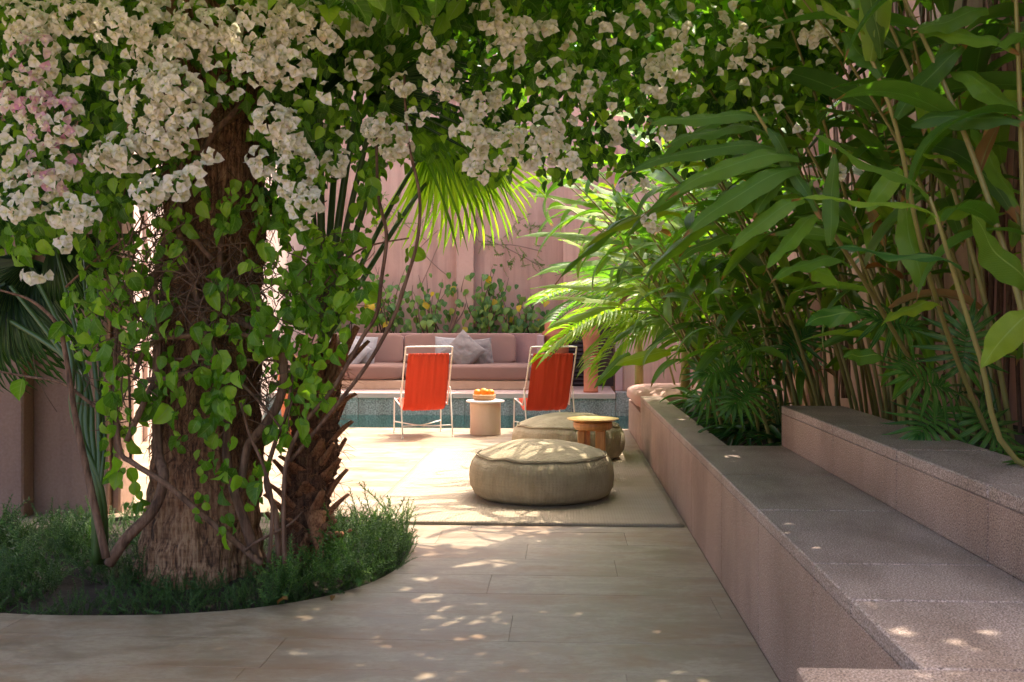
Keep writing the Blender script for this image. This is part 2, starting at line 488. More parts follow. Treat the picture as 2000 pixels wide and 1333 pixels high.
M['palm_dark'] = leaf_mat('dark_palm_leaf', [(0.0, (0.018, 0.045, 0.018)), (1.0, (0.035, 0.08, 0.026))], 0.25, veins=1, rough=0.4)
M['strap'] = leaf_mat('strap_leaf', [(0.0, (0.020, 0.060, 0.025)), (1.0, (0.045, 0.12, 0.035))], 0.25, veins=1, rough=0.28, rib=(0.06, 0.14, 0.04))
M['split'] = leaf_mat('split_leaf', [(0.0, (0.035, 0.11, 0.028)), (1.0, (0.08, 0.20, 0.035))], 0.35, veins=1, rough=0.3)
M['shrub_leaf'] = leaf_mat('shrub_leaf', [(0.0, (0.06, 0.15, 0.05)), (0.55, (0.13, 0.25, 0.07)), (0.93, (0.24, 0.36, 0.09)), (0.96, (0.6, 0.40, 0.03)), (1.0, (0.7, 0.45, 0.03))], 0.35, veins=4, rough=0.5)
M['herb_fresh'] = leaf_mat('fresh_rosemary', [(0.0, (0.04, 0.10, 0.03)), (0.6, (0.08, 0.18, 0.04)), (1.0, (0.17, 0.29, 0.06))], 0.3, veins=1, rough=0.5)
M['herb'] = leaf_mat('rosemary_needles', [(0.0, (0.022, 0.058, 0.020)), (0.6, (0.045, 0.11, 0.03)), (1.0, (0.10, 0.19, 0.045))], 0.25, veins=1, rough=0.5)
M['green_stem'] = simple('green_cane', (0.19, 0.21, 0.045), 0.4, 0, 9, (0.25, 0.18, 0.06))
M['petiole'] = simple('green_petiole', (0.045, 0.095, 0.022), 0.35, 0, 8, (0.075, 0.12, 0.03))
M['wood_varn'] = None

def bract_mat():
    m = NT('bract')
    uv = m.n('TexCoord').outputs['UV']; sp = m.n('SeparateXYZ'); m.l(uv, sp.inputs[0])
    c = m.ramp(m.rnd(), [(0.0, (0.84, 0.79, 0.72)), (0.4, (0.89, 0.87, 0.82)), (0.75, (0.88, 0.84, 0.82)), (0.93, (0.84, 0.84, 0.68)), (1.0, (0.66, 0.52, 0.36))])
    c = m.mix(m.ramp(sp.outputs[1], [(0.0, (0.95,) * 3), (0.42, (0, 0, 0))]), c, (0.50, 0.56, 0.20))
    vein = m.noise(m.mapping(uv, (14, 3, 1)), 2.2, 4, 0.6, 0.6)
    c = m.mix(m.math('MULTIPLY', vein, 0.22), c, (0.76, 0.68, 0.56))
    m.col(c); m.rough(0.65); m.bump(vein, 0.5, 0.003)
    tr = m.n('BsdfTranslucent'); m.l(m.mix(1.0, c, (1.1, 1.08, 0.9), 'MULTIPLY'), tr.inputs[0])
    ms = m.n('MixShader'); ms.inputs[0].default_value = 0.42
    m.l(m.b.outputs[0], ms.inputs[1]); m.l(tr.outputs[0], ms.inputs[2]); m.l(ms.outputs[0], m.out.inputs[0])
    return m.m
M['bract'] = bract_mat()
def pink_bract():
    m = NT('pink_bract')
    c = m.ramp(m.rnd(), [(0.0, (0.80, 0.64, 0.62)), (0.6, (0.76, 0.52, 0.58)), (1.0, (0.64, 0.28, 0.44))])
    m.col(c); m.rough(0.65)
    tr = m.n('BsdfTranslucent'); m.l(c, tr.inputs[0])
    ms = m.n('MixShader'); ms.inputs[0].default_value = 0.4
    m.l(m.b.outputs[0], ms.inputs[1]); m.l(tr.outputs[0], ms.inputs[2]); m.l(ms.outputs[0], m.out.inputs[0])
    return m.m
M['pink_bract'] = pink_bract()
M['floret'] = simple('floret', (0.80, 0.74, 0.42), 0.6)

def red_canvas():
    m = NT('red_canvas'); uv = m.n('TexCoord').outputs['UV']
    f = m.noise(m.n('TexCoord').outputs['Object'], 4, 3)
    c = m.mix(f, (0.60, 0.075, 0.028), (0.52, 0.055, 0.022))
    m.col(c); m.rough(0.85)
    wv = m.noise(m.mapping(uv, (400, 400, 1)), 1, 2)
    b1 = m.bump(wv, 0.2, 0.001)
    m.bump(m.noise(m.mapping(uv, (26, 2.2, 1)), 1, 3, 0.5, 0.4), 0.5, 0.012, b1)
    tr = m.n('BsdfTranslucent'); tr.inputs[0].default_value = (0.65, 0.08, 0.02, 1)
    ms = m.n('MixShader'); ms.inputs[0].default_value = 0.25
    m.l(m.b.outputs[0], ms.inputs[1]); m.l(tr.outputs[0], ms.inputs[2]); m.l(ms.outputs[0], m.out.inputs[0])
    return m.m
M['red_canvas'] = red_canvas()
def basket_mat():
    m = NT('basket_wood'); p = m.n('TexCoord').outputs['Object']
    wv = m.n('TexWave'); wv.inputs['Scale'].default_value = 60; wv.inputs['Distortion'].default_value = 2; wv.bands_direction = 'Z'; m.l(p, wv.inputs[0])
    m.col(m.mix(wv.outputs[1], (0.42, 0.21, 0.09), (0.58, 0.34, 0.17))); m.rough(0.7); m.bump(wv.outputs[1], 0.4, 0.004)
    return m.m
M['basket'] = basket_mat()
def wood_mat():
    m = NT('orange_wood'); p = m.n('TexCoord').outputs['Object']
    f = m.noise(m.mapping(p, (8, 8, 0.8)), 6, 5, 0.6, 0.5)
    m.col(m.ramp(f, [(0.3, (0.40, 0.155, 0.04)), (0.6, (0.58, 0.26, 0.075))])); m.rough(0.38)
    return m.m
M['wood_varn'] = wood_mat()
def jute(name, ca, cb, rot=False):
    m = NT(name); uv = m.n('TexCoord').outputs['UV']
    sp = m.n('SeparateXYZ'); m.l(uv, sp.inputs[0])
    o = m.n('TexCoord').outputs['Object']
    warp = m.noise(o, 3, 3)
    a = m.math('SINE', m.math('MULTIPLY', m.math('ADD', sp.outputs[0], m.math('MULTIPLY', warp, 0.004)), 2 * PI * 130))
    b = m.math('SINE', m.math('MULTIPLY', sp.outputs[1], 2 * PI * 60))
    k = m.math('ADD', m.math('MULTIPLY', a, 0.34), m.math('MULTIPLY', b, 0.12))
    n1 = m.noise(m.mapping(o, (1, 1, .5)), 9, 6, 0.7); n2 = m.noise(o, 110, 4, 0.7)
    c = m.ramp(n1, [(0.34, ca), (0.64, cb)])
    c = m.mix(m.math('MULTIPLY', m.math('ADD', m.math('MULTIPLY', k, 0.25), n2), 0.55), c, m.mix(1.0, c, (0.5, 0.47, 0.4), 'MULTIPLY'))
    m.col(c); m.rough(0.95)
    b1 = m.bump(m.math('ADD', k, m.math('MULTIPLY', n2, 2.0)), 0.55, 0.003)
    m.bump(m.noise(o, 9, 4, 0.6, 0.5), 0.35, 0.03, b1)
    return m.m
M['jute'] = jute('jute_weave', (0.33, 0.265, 0.165), (0.45, 0.375, 0.25))
def rug_mat():
    m = NT('rug_weave'); p = m.pos()
    sp = m.n('SeparateXYZ'); m.l(p, sp.inputs[0])
    rows = m.math('SINE', m.math('MULTIPLY', m.math('ADD', sp.outputs[1], m.math('MULTIPLY', m.noise(p, 4, 2), 0.01)), 2 * PI * 75))
    cols = m.math('SINE', m.math('MULTIPLY', sp.outputs[0], 2 * PI * 60))
    n1 = m.noise(m.mapping(p, (1, 3, 1)), 2.2, 5, 0.65); n2 = m.noise(p, 110, 3)
    c = m.ramp(n1, [(0.3, (0.32, 0.25, 0.17)), (0.7, (0.39, 0.315, 0.23))])
    c = m.mix(m.math('MULTIPLY', n2, 0.5), c, (0.32, 0.25, 0.17))
    m.col(c); m.rough(0.95)
    m.bump(m.math('ADD', m.math('MULTIPLY', m.math('ADD', rows, cols), 0.3), m.math('MULTIPLY', n2, 2)), 0.5, 0.003)
    return m.m
M['rug'] = rug_mat()
def water_mat():
    m = NT('pool_water')
    m.t.nodes.remove(m.b)
    p = m.pos()
    bp = m.n('Bump'); bp.inputs['Strength'].default_value = 0.12; bp.inputs['Distance'].default_value = 0.03
    m.l(m.noise(p, 4.5, 3, 0.5, 0.4), bp.inputs['Height'])
    fr = m.n('Fresnel'); fr.inputs[0].default_value = 1.33; m.l(bp.outputs[0], fr.inputs['Normal'])
    tr = m.n('BsdfTransparent'); tr.inputs[0].default_value = (0.45, 0.90, 0.88, 1)
    gl = m.n('BsdfGlossy'); gl.inputs['Roughness'].default_value = 0.03; m.l(bp.outputs[0], gl.inputs['Normal'])
    ms = m.n('MixShader'); m.l(fr.outputs[0], ms.inputs[0]); m.l(tr.outputs[0], ms.inputs[1]); m.l(gl.outputs[0], ms.inputs[2])
    m.l(ms.outputs[0], m.out.inputs[0])
    return m.m
M['water'] = water_mat()
M['pool_tile'] = simple('teal_pool_plaster', (0.05, 0.30, 0.29), 0.5, 0, 5, (0.04, 0.24, 0.235))

# ------------------------------------------------------------------ setting: ground, floor, pool
o = MB().add([(-90, -90, -1.9), (90, -90, -1.9), (90, 90, -1.9), (-90, 90, -1.9)], [(0, 1, 2, 3)]).build('ground', M['ground']); tag(o, kind='structure')
floor = MB().box(-6.2, 2.6, -6.0, 10.66, -0.5, -0.006).build('floor', M['grout']); tag(floor, kind='structure')
terr = MB().box(-30, -6.2, -30, 40, -1.9, -0.02).box(2.6, 30, -30, 40, -1.9, -0.02).box(-6.2, 2.6, -30, -6.0, -1.9, -0.02).box(-6.2, 2.6, 16.4, 40, -1.9, -0.02).build('terrain', M['ground']); tag(terr, kind='structure')

o = MB().add([(-6.2, -14, .0), (2.19, -14, .0), (2.19, 1.15, .0), (-6.2, 1.15, .0)], [(0, 1, 2, 3)]).build('unseen_bounce_paving', M['travertine']); o.name = 'bounce_pavement'; tag(o, kind='structure')  # unseen sheet behind the camera, added to bounce light onto blossoms and trunk
def fw(r, D):     # camera-frame (right, depth) to world xy
    return (-SY * D + CY * r, CY * D + SY * r)
def bed_outline(n=110, grow=0.0):
    out = []
    for i in range(n):
        a = 2 * PI * i / n
        e = 2 / 2.4
        x = -1.57 + (1.08 + grow) * math.copysign(abs(math.cos(a)) ** e, math.cos(a))
        y = 4.90 + (1.05 + grow) * math.copysign(abs(math.sin(a)) ** e, math.sin(a))
        out.append(fw(x, y))
    return out
BED = bed_outline()
def in_bed(x, y, grow=0.0):
    D = CY * y - SY * x; r = CY * x + SY * y
    return (abs((r + 1.57) / (1.08 + grow)) ** 2.4 + abs((D - 4.9) / (1.05 + grow)) ** 2.4) < 1
n = len(BED)
cut = MB().add([(x, y, -0.7) for x, y in BED] + [(x, y, 0.3) for x, y in BED],
               [tuple(range(n))[::-1], tuple(range(n, 2 * n))] + [(i, (i + 1) % n, n + (i + 1) % n, n + i) for i in range(n)]).build('cutter', M['soil'])
def boolean_cut(o):
    md = o.modifiers.new('b', 'BOOLEAN'); md.object = cut; md.operation = 'DIFFERENCE'; md.solver = 'EXACT'
    dg = bpy.context.evaluated_depsgraph_get()
    me = bpy.data.meshes.new_from_object(o.evaluated_get(dg))
    o.modifiers.clear(); old = o.data; o.data = me; bpy.data.meshes.remove(old)
to_cut = [floor]
row = 0.31
yy = 10.66; k = 0
while yy > 1.3:
    y1, y0 = yy, yy - row
    x = -5.2 - random.random() * 1.2
    while x < 0.66:
        L = random.choice([0.9, 1.25, 1.25, 1.6, 1.8]) * random.uniform(0.92, 1.08)
        xa, xb = max(x, -5.2), min(x + L, 0.658)
        if xb - xa > 0.05 and not (all(in_bed(px, py) for px in (xa, xb) for py in (y0, y1))):
            z = random.uniform(-0.0004, 0.0004)
            s_ = MB().box(xa + 0.0006, xb - 0.0006, y0 + 0.0006, y1 - 0.0006, -0.03, z, 0.0006).build('paving_slab', M['travertine'], floor)
            mx = [(xa + (xb - xa) * t, y0 + (y1 - y0) * q) for t in (0, .25, .5, .75, 1) for q in (0, .5, 1)]
            if any(in_bed(px, py) for px, py in mx): to_cut.append(s_)
        x += L
    yy -= row; k += 1
for o_ in to_cut: boolean_cut(o_)
bpy.data.objects.remove(cut)
# soil of the bed, a lumpy disc
pts = [(-SY * 4.9 - CY * 1.5, CY * 4.9 - SY * 1.5, 0.02)]
sm = MB()
c0 = Vector(pts[0]); vs = [tuple(c0)]; fs = []
rings = 10; B2 = bed_outline(80, -0.012)
for r_ in range(1, rings + 1):
    for (x, y) in B2:
        t = r_ / rings
        px, py = c0.x + (x - c0.x) * t, c0.y + (y - c0.y) * t
        vs.append((px, py, -0.022 * t + 0.03 * (1 - t) + 0.03 * noise.noise(Vector((px * 6, py * 6, 0))) * (1 if t < 1 else 0.3)))
m_ = 80
for k in range(m_): fs.append((0, 1 + k, 1 + (k + 1) % m_))
for r_ in range(rings - 1):
    for k in range(m_):
        a, b = 1 + r_ * m_ + k, 1 + r_ * m_ + (k + 1) % m_
        fs.append((a, a + m_, b + m_, b))
o = sm.add(vs, fs).build('bed_soil', M['soil'], smooth=True); tag(o, kind='structure')

# pool
WZ = -0.10
PY0, PY1 = 10.66, 13.24
o = MB().box(-5.2, 2.2, PY0 - 0.0, PY1, -1.6, -1.5).box(-5.3, -5.2, PY0, PY1, -1.5, -0.02).build('pool_basin', M['pool_tile']); tag(o, kind='structure')
o = MB().box(-5.2, 2.2, PY0 + 0.001, PY0 + 0.02, -1.5, -0.05).build('pool_side', M['pool_tile']); tag(o, kind='structure')
o = MB().add([(-5.2, PY0 + .02, WZ), (2.2, PY0 + .02, WZ), (2.2, PY1, WZ), (-5.2, PY1, WZ)], [(0, 1, 2, 3)]).build('pool_water', M['water']); tag(o, kind='structure')
o = MB().box(-5.2, 2.2, PY1 + .003, PY1 + .3, -1.5, -.18).build('pool_far_side', M['pool_tile']); tag(o, kind='structure')
pw = empty('pool_wall', (0, PY1, 0)); tag(pw, 'grey speckled granite wall along the far side of the pool', 'wall')
MB().box(-5.2, 2.2, .02, .25, -.5, .10).build('wall_core', M['pale_mortar'], pw)
ux = [-5.2] + [W(u, 790, PY1).x for u in (285, 492, 700, 908, 1116)] + [0.655]
for a, b in zip(ux[:-1], ux[1:]):
    MB().box(a + .006, b - .006, 0, .019, -.5, .118, .002).build('granite_panel', M['grey_granite'], pw)
MB().box(.661, 2.2, 0, .019, -.5, .205, .002).build('granite_panel', M['grey_granite'], pw)
MB().box(.661, 2.2, .0191, .3, .10, .205, .002).build('granite_panel', M['grey_granite'], pw)
TZ = 0.19
ter = empty('sofa_terrace', (0, PY1, 0)); tag(ter, 'raised rose stone ledge running above the grey pool wall', 'ledge')
x = -5.2
while x < .655:
    x2 = min(x + 1.25, .655)
    MB().box(x + .002, x2 - .002, -.03, 1.6, .12, TZ, .006).build('coping_stone', M['coping'], ter); x = x2
# sofa base
o = MB().box(-4.6, .02, 13.86, 14.85, TZ + .001, .315, .008).build('stone_plinth', M['tan_stone']); tag(o, 'long low tan stone plinth under the built-in sofa', 'plinth')
# low wall behind sofa, back planter, back wall
lw = MB().box(-4.6, W(1140, 652, 14.85).x, 14.86, 15.05, TZ + .002, .947, .008).build('low_wall', M['low_wall']); tag(lw, 'low mauve plaster wall directly behind the sofa backrests', 'wall')
o = MB().box(-4.6, .1, 15.06, 15.6, .2, .80).build('planter_soil', M['soil']); tag(o, kind='structure')
bw = empty('back_wall', (0, 15.6, 0)); tag(bw, 'tall pink plaster wall behind the sofa with a raised pilaster', 'wall')
MB().box(-5.4, 2.6, 0, .3, -.5, 5.1).build('wall_face', M['pink_wall'], bw)
xa, xb = W(890, 600, 15.45).x, W(925, 600, 15.45).x
MB().box(xa, xb, -.14, -.002, .2, 5.05, .01).build('pilaster', M['pink_wall'], bw)
for u_ in (560,):
    x1 = W(u_, 600, 15.45).x
    MB().box(x1, x1 + .27, -.14, -.002, .2, 5.05, .01).build('pilaster', M['pink_wall'], bw)
MB().box(-5.4, 2.6, -.04, .34, 5.102, 5.2, .01).build('wall_cap', M['pink_wall'], bw)
# niche, right side of the ledge
nx0, nx1 = W(1052, 700, 14.85).x, W(1200, 700, 13.9).x
o = MB().box(nx0, nx0 + .1, 13.9, 14.855, TZ + .003, .93, .006).build('sofa_end_wall', M['lilac_wall']); tag(o, 'short lilac plaster wall closing the right end of the sofa', 'wall')
lv = empty('louvred_shutter', (0, 14.7, 0)); tag(lv, 'dark louvred shutter behind the terracotta columns', 'shutter')
MB().box(.0, .7, .05, .08, TZ + .002, 1.10).build('shutter_board', M['dark_interior'], lv)
MB().box(-.02, .03, -.02, .048, TZ + .002, 1.10, .004).build('shutter_frame', M['dark_interior'], lv)
z = TZ + .03
sl = MB().box(.035, .33, 0, .014, 0, .05, .002).mesh('slat')
sl.materials.append(M['dark_interior'])
while z < 1.08:
    link('slat', sl, None, lv, Matrix.Translation((0, 0, z)) @ Matrix.Rotation(-.5, 4, 'X')); z += .06
o = MB().box(nx1, nx1 + .09, 13.5, 13.72, TZ + .016, 3.2, .006).build('jamb_pier', M['lilac_wall']); tag(o, 'narrow lilac plaster pier right of the terracotta column', 'pier')
o = MB().box(nx1 + .093, 2.2, 13.55, 15.6, .206, 3.7, .006).build('side_wall', M['pink_wall']); tag(o, 'pink plaster wall at the far right end of the pool', 'wall')
MB().box(-.02, .72, -.02, .3, 1.102, 3.6, .01).build('lintel', M['pink_wall'], lv)
# terracotta columns
def column(u, y, r, label, z1=.95):
    p = W(u, 700, y)
    t = empty('terracotta_column', (p.x, y, TZ)); tag(t, label, 'column', 'terracotta columns beside the sofa')
    MB().lathe([(r * 1.04, 0.001), (r * 1.04, .03), (r, .035), (r, .42), (r * 1.02, .425)], 28).build('shaft', M['terracotta'], t, True)
    MB().lathe([(r * 1.02, .426), (r * 1.12, .44), (r * 1.12, .465), (r * 1.0, .48)], 28).build('ring', M['terracotta'], t, True)
    MB().lathe([(r * 1.0, .481), (r * 1.05, .62), (r * 1.22, .72), (r * 1.25, .76), (r * 1.05, .8), (r, .82), (r, z1)], 28).build('upper_shaft', M['terracotta'], t, True)
column(1087, 14.2, .165, 'wide terracotta column rising behind the right-hand red chair')
column(1154, 13.45, .093, 'slim terracotta column with a ring standing on the ledge beside the dark shutter')

# left walls
lwf = empty('left_wall', (0, 0, 0)); tag(lwf, 'dusty pink plaster wall in shade left of the palm trunks', 'wall')
MB().box(-7.2, -2.62, 5.75, 6.05, -.3, 4.2, .01).build('wall_face', M['left_wall'], lwf)
MB().box(-7.2, -3.05, 5.62, 5.748, -.3, 4.2, .01).build('wall_pier', M['left_wall'], lwf)
MB().box(-2.619, -2.57, 5.80, 6.0, -.3, 4.2, .01).build('corner_bead', M['left_wall'], lwf)
hw = empty('house_wall', (0, 0, 0)); tag(hw, 'pale sunlit house wall seen in the gaps behind the palm trunks', 'wall')
MB().box(-4.1, -3.9, 6.06, 15.6, -.3, 4.4).build('wall_face', M['pale_wall'], hw)
for y0 in (7.2, 9.3, 11.6):
    MB().box(-3.898, -3.86, y0, y0 + .12, -.004, 2.5, .006).build('pilaster', M['pale_wall'], hw)
    MB().box(-3.898, -3.84, y0 + .9, y0 + 1.05, -.004, 2.5, .006).build('pilaster', M['pale_wall'], hw)
def pot(loc, r, h, label):
    t = empty('terracotta_pot', loc); tag(t, label, 'pot', 'terracotta pots behind the palm trunks')
    MB().lathe([(r * .65, 0), (r * .8, h * .3), (r * .98, h * .8), (r, h * .86)], 24).build('body', M['terracotta'], t, True)
    MB().lathe([(r * 1.0, h * .861), (r * 1.1, h * .87), (r * 1.1, h), (r * .95, h), (r * .9, h * .9)], 24).build('rim', M['terracotta'], t, True)
    return t
g = G(230, 905); pot((g.x - .2, g.y, 0.001), .16, .38, 'squat terracotta pot seen left of the thick palm trunk')
g = G(560, 852); pot((g.x + .05, g.y, 0.001), .12, .62, 'tall terracotta pot standing between the two palm trunks')

# right wall
rw = empty('right_wall', (2.2, 0, 0)); tag(rw, 'terracotta plaster wall behind the ginger plants', 'wall')
MB().box(0, .3, -2, 13.55, -.4, 3.75).build('wall_face', M['right_wall'], rw)
for y0 in (1.2, 3.6, 5.2, 6.75, 8.9, 11.2):
    MB().box(-.14, -.002, y0, y0 + .55, .2, 3.7, .012).build('pilaster', M['right_wall'], rw)

# ------------------------------------------------------------------ stone benches
BZ, UZ, BX, UX, UX2 = .461, .669, .66, 1.125, 1.42
lb = empty('stone_bench', (BX, 0, 0)); tag(lb, 'long low pink granite bench running towards the pool', 'bench')
o = MB().box(.006, UX + .2 - BX, -2, 5.382, -.02, BZ - .005).box(.006, .17, 5.384, 8.97, -.02, BZ - .005).box(-.222, .004, -2, 1.918, -.02, BZ - .005).build('bench_core', M['pale_mortar'], lb)
ys = [.4, 1.15, 1.93, 2.40, 2.76, 3.54, 4.36, 5.388]
for a, b in zip(ys[:-1], ys[1:]):
    x0 = -.23 if b <= 1.94 else 0
    MB().box(x0, UX - BX + .02, a + .002, b - .002, BZ - .04, BZ + random.uniform(-.0006, .0006), .004).build('seat_slab', M['pink_granite_top'], lb)
cs = [5.39, 6.28, 7.75, 8.98]
for a, b in zip(cs[:-1], cs[1:]):
    MB().box(0, .19, a + .002, b - .002, BZ - .04, BZ, .004).build('seat_slab', M['pink_granite_top'], lb)
fs_ = [1.93, 2.76, 3.54, 4.36, 5.39, 6.28, 7.0, 7.75, 8.98]
for a, b in zip(fs_[:-1], fs_[1:]):
    MB().box(.001, .019, a + .002, b - .002, -.004, BZ - .0412, .002).build('face_panel', M['pink_granite'], lb)
MB().box(-.229, -.201, -1, 1.9285, -.004, BZ - .0412, .002).build('face_panel', M['pink_granite'], lb)
MB().box(-.20, -.001, 1.911, 1.9285, -.004, BZ - .0412, .002).build('face_panel', M['pink_granite'], lb)
ub = empty('upper_bench', (UX, 0, 0)); tag(ub, 'upper granite tier set back above the long bench', 'bench')
MB().box(.006, UX2 - UX, -1, 5.38, BZ - .1, UZ - .005).build('bench_core', M['pale_mortar'], ub)
fy = [.4, 1.15, 1.96, 2.79, 3.54, 4.37, 5.372]
for a, b in zip(fy[:-1], fy[1:]):
    MB().box(.001, .019, a + .002, b - .002, BZ + .0015, UZ - .0412, .002).build('face_panel', M['pink_granite'], ub)
    bb = b + .018 if b > 5.3 else b
    MB().box(0, UX2 - UX + .02, a + .0015, bb - .0015, UZ - .04, UZ + random.uniform(-.0006, .0006), .004).build('top_slab', M['pink_granite_top'], ub)
MB().box(.001, UX2 - UX + .02, 5.3725, 5.389, BZ - .1, UZ - .0412, .002).build('face_panel', M['pink_granite'], ub)
o = MB().box(UX2 + .021, 2.2, -1, 5.37, 0, .60).build('planter_bed_soil', M['soil']); tag(o, kind='structure')
o = MB().box(BX + .171, 2.2, 5.391, 8.97, 0, .38).build('planter_soil', M['soil']); tag(o, kind='structure')
o = MB().box(.90, 2.2, 9.2, 13.2, -1.0, -.004).build('side_terrace', M['pink_granite_top']); tag(o, kind='structure')
fb = empty('end_bench', (BX, 9, 0)); tag(fb, 'lower end section of granite bench beside the pool under a blush cushion', 'bench')
MB().box(.0, 1.54, -.015, 1.64, -.004, .31, .005).build('bench_block', M['pink_granite'], fb)

def rounded(name, w_, d_, h_, mat, parent=None, r=.45, puff=.12, n=14, wob=.006, seed=0, taper=0.0):
    """soft box cushion: superellipsoid with flattened faces"""
    vs, fs, uv = [], [], []
    nu, nv = n * 4, n * 2
    for j in range(nv + 1):
        ph = -PI / 2 + PI * j / nv
        for i in range(nu):
            th = 2 * PI * i / nu
            cp, sp_ = math.cos(ph), math.sin(ph); ct, st = math.cos(th), math.sin(th)
            e1, e2 = r, .28
            f = lambda q, e: math.copysign(abs(q) ** e, q)
            x = f(cp, e1) * f(ct, e2) * w_ / 2; y = f(cp, e1) * f(st, e2) * d_ / 2; z = f(sp_, e1) * h_ / 2
            q = 1 + wob * 6 * noise.noise(Vector((x * 5 + seed, y * 5, z * 5)))
            if taper: x *= 1 + taper * (-y / d_)
            vs.append((x * q, y * q, z * q + h_ / 2)); uv.append((i / nu, j / nv))
    for j in range(nv):
        for i in range(nu):
            fs.append((j * nu + i, j * nu + (i + 1) % nu, (j + 1) * nu + (i + 1) % nu, (j + 1) * nu + i))
    return MB().add(vs, fs, uv).build(name, mat, parent, True)
c_ = rounded('bench_cushion', 1.3, 1.5, .19, M['blush'], r=.5)
c_.location = (BX + .62, 9.82, .309); tag(c_, 'rounded blush pink cushion on the low end of the granite bench', 'cushion')

# ------------------------------------------------------------------ sofa cushions
sxs = [W(u, 730, 13.9).x for u in (350, 570, 787, 1052)]
labs = ['rose seat cushion of the sofa mostly hidden by the palm trunks', 'rose seat cushion of the sofa left of the first red chair', 'rose seat cushion of the sofa stretching from the first red chair to the right end']
for i in range(3):
    a, b = sxs[i], sxs[i + 1]
    c_ = rounded('seat_cushion', b - a - .006, .98, .215, M['sofa'], r=.28, wob=.001, n=16)
    c_.location = ((a + b) / 2, 14.32, .316); tag(c_, labs[i], 'cushion', 'sofa seat cushions')
bxs = [W(u, 690, 14.6).x for u in (350, 570, 787, 1008)]
labs = ['rose backrest cushion of the sofa hidden behind the palm trunks', 'rose backrest cushion of the sofa behind the pale grey pillows at left', 'rose backrest cushion of the sofa at its right end']
for i in range(3):
    a, b = bxs[i], bxs[i + 1]
    c_ = rounded('back_cushion', b - a - .012, .17, .44, M['sofa_back'], r=.22, wob=.001, n=16)
    c_.rotation_euler = (-.16, 0, 0); c_.location = ((a + b) / 2, 14.69, .505); tag(c_, labs[i], 'cushion', 'sofa backrest cushions')
def pillow(u, v, y, s, rot, mat, label, lean=.3, yaw=0.0):
    n_ = 22; vs, fs, uv = [], [], []
    sd_ = random.random() * 50
    for side in (1, -1):
        for j in range(n_ + 1):
            for i in range(n_ + 1):
                a, b = 2 * i / n_ - 1, 2 * j / n_ - 1
                # pinched sides, pointed corners
                pin = 1 - .06 * (1 - a * a) * (b * b) ; pin2 = 1 - .06 * (1 - b * b) * (a * a)
                th = .19 * s * 2 * ((1 - a * a) * (1 - b * b)) ** .45
                wr = .012 * noise.noise(Vector((a * 3 + sd_, b * 3, side))) * min(1, th * 20) + .010 * noise.noise(Vector((a * 2 + sd_, b * 7, 3))) * (1 - a * a) * (1 - b * b)
                vs.append((a * s / 2 * pin2, side * (th / 2 + wr), b * s / 2 * pin)); uv.append((i / n_, j / n_))
    m1 = (n_ + 1) ** 2
    for sd2 in (0, 1):
        for j in range(n_):
            for i in range(n_):
                q = [sd2 * m1 + j * (n_ + 1) + i, sd2 * m1 + j * (n_ + 1) + i + 1, sd2 * m1 + (j + 1) * (n_ + 1) + i + 1, sd2 * m1 + (j + 1) * (n_ + 1) + i]
                fs.append(q[::-1] if sd2 == 0 else q)
    o = MB().add(vs, fs, uv).build('throw_pillow', mat, None, True)
    p = W(u, v, y)
    o.matrix_world = Matrix.Translation(p) @ Matrix.Rotation(yaw, 4, 'Z') @ Matrix.Rotation(-lean, 4, 'X') @ Matrix.Rotation(rot, 4, 'Y')
    tag(o, label, 'pillow', 'throw pillows on the sofa')
    return o
pillow(682, 689, 14.12, .46, .62, M['pillow_grey'], 'pale grey square pillow tilted on its corner, beside the hanging vine stems', .35)
pillow(706, 686, 14.33, .44, .06, M['pillow_grey'], 'pale grey pillow standing upright behind the tilted one at left', .25, -.15)
pillow(664, 684, 14.36, .42, -.3, M['pillow_grey'], 'pale grey pillow partly hidden behind the broken palm stub', .3, .1)
pillow(905, 687, 14.12, .46, .74, M['pillow_taupe'], 'taupe grey pillow balanced on its corner behind the first red chair', .3)
pillow(880, 690, 14.34, .47, .03, M['pillow_grey'], 'light grey upright pillow showing behind the left side of the taupe one', .25)
pillow(934, 690, 14.30, .42, -.08, M['pillow_taupe'], 'taupe pillow peeking out right of the one balanced on its corner', .28, .2)

# ------------------------------------------------------------------ rug, poufs, side table
ra = G(695, 1025)
rx0, rx1, ry0, ry1 = ra.x, BX - .018, G(1000, 1027).y, G(1000, 880).y
nx_, ny_ = 40, 60; vs, fs = [], []
for lay in (0, 1):
    for j in range(ny_ + 1):
        for i in range(nx_ + 1):
            x, y = rx0 + (rx1 - rx0) * i / nx_, ry0 + (ry1 - ry0) * j / ny_
            ex = .012 * noise.noise(Vector((y * 1.3, 3, 0))); ey = .01 * noise.noise(Vector((x * 1.7, 9, 0)))
            z = .013 + .006 * max(0, noise.noise(Vector((x * 2.2, y * 2.2, 5)))) if lay else .002
            vs.append((x + ex, y + ey, z))
m1 = (nx_ + 1) * (ny_ + 1)
for j in range(ny_):
    for i in range(nx_):
        a = j * (nx_ + 1) + i
        fs.append((m1 + a, m1 + a + 1, m1 + a + nx_ + 2, m1 + a + nx_ + 1))
for i in range(nx_):
    fs.append((i, i + 1, m1 + i + 1, m1 + i)); a = ny_ * (nx_ + 1) + i; fs.append((a + 1, a, m1 + a, m1 + a + 1))
for j in range(ny_):
    a = j * (nx_ + 1); fs.append((a + nx_ + 1, a, m1 + a, m1 + a + nx_ + 1)); a += nx_; fs.append((a, a + nx_ + 1, m1 + a + nx_ + 1, m1 + a))
o = MB().add(vs, fs).build('rug', M['rug'], None, True); tag(o, 'flat woven natural fibre rug under the two poufs', 'rug')

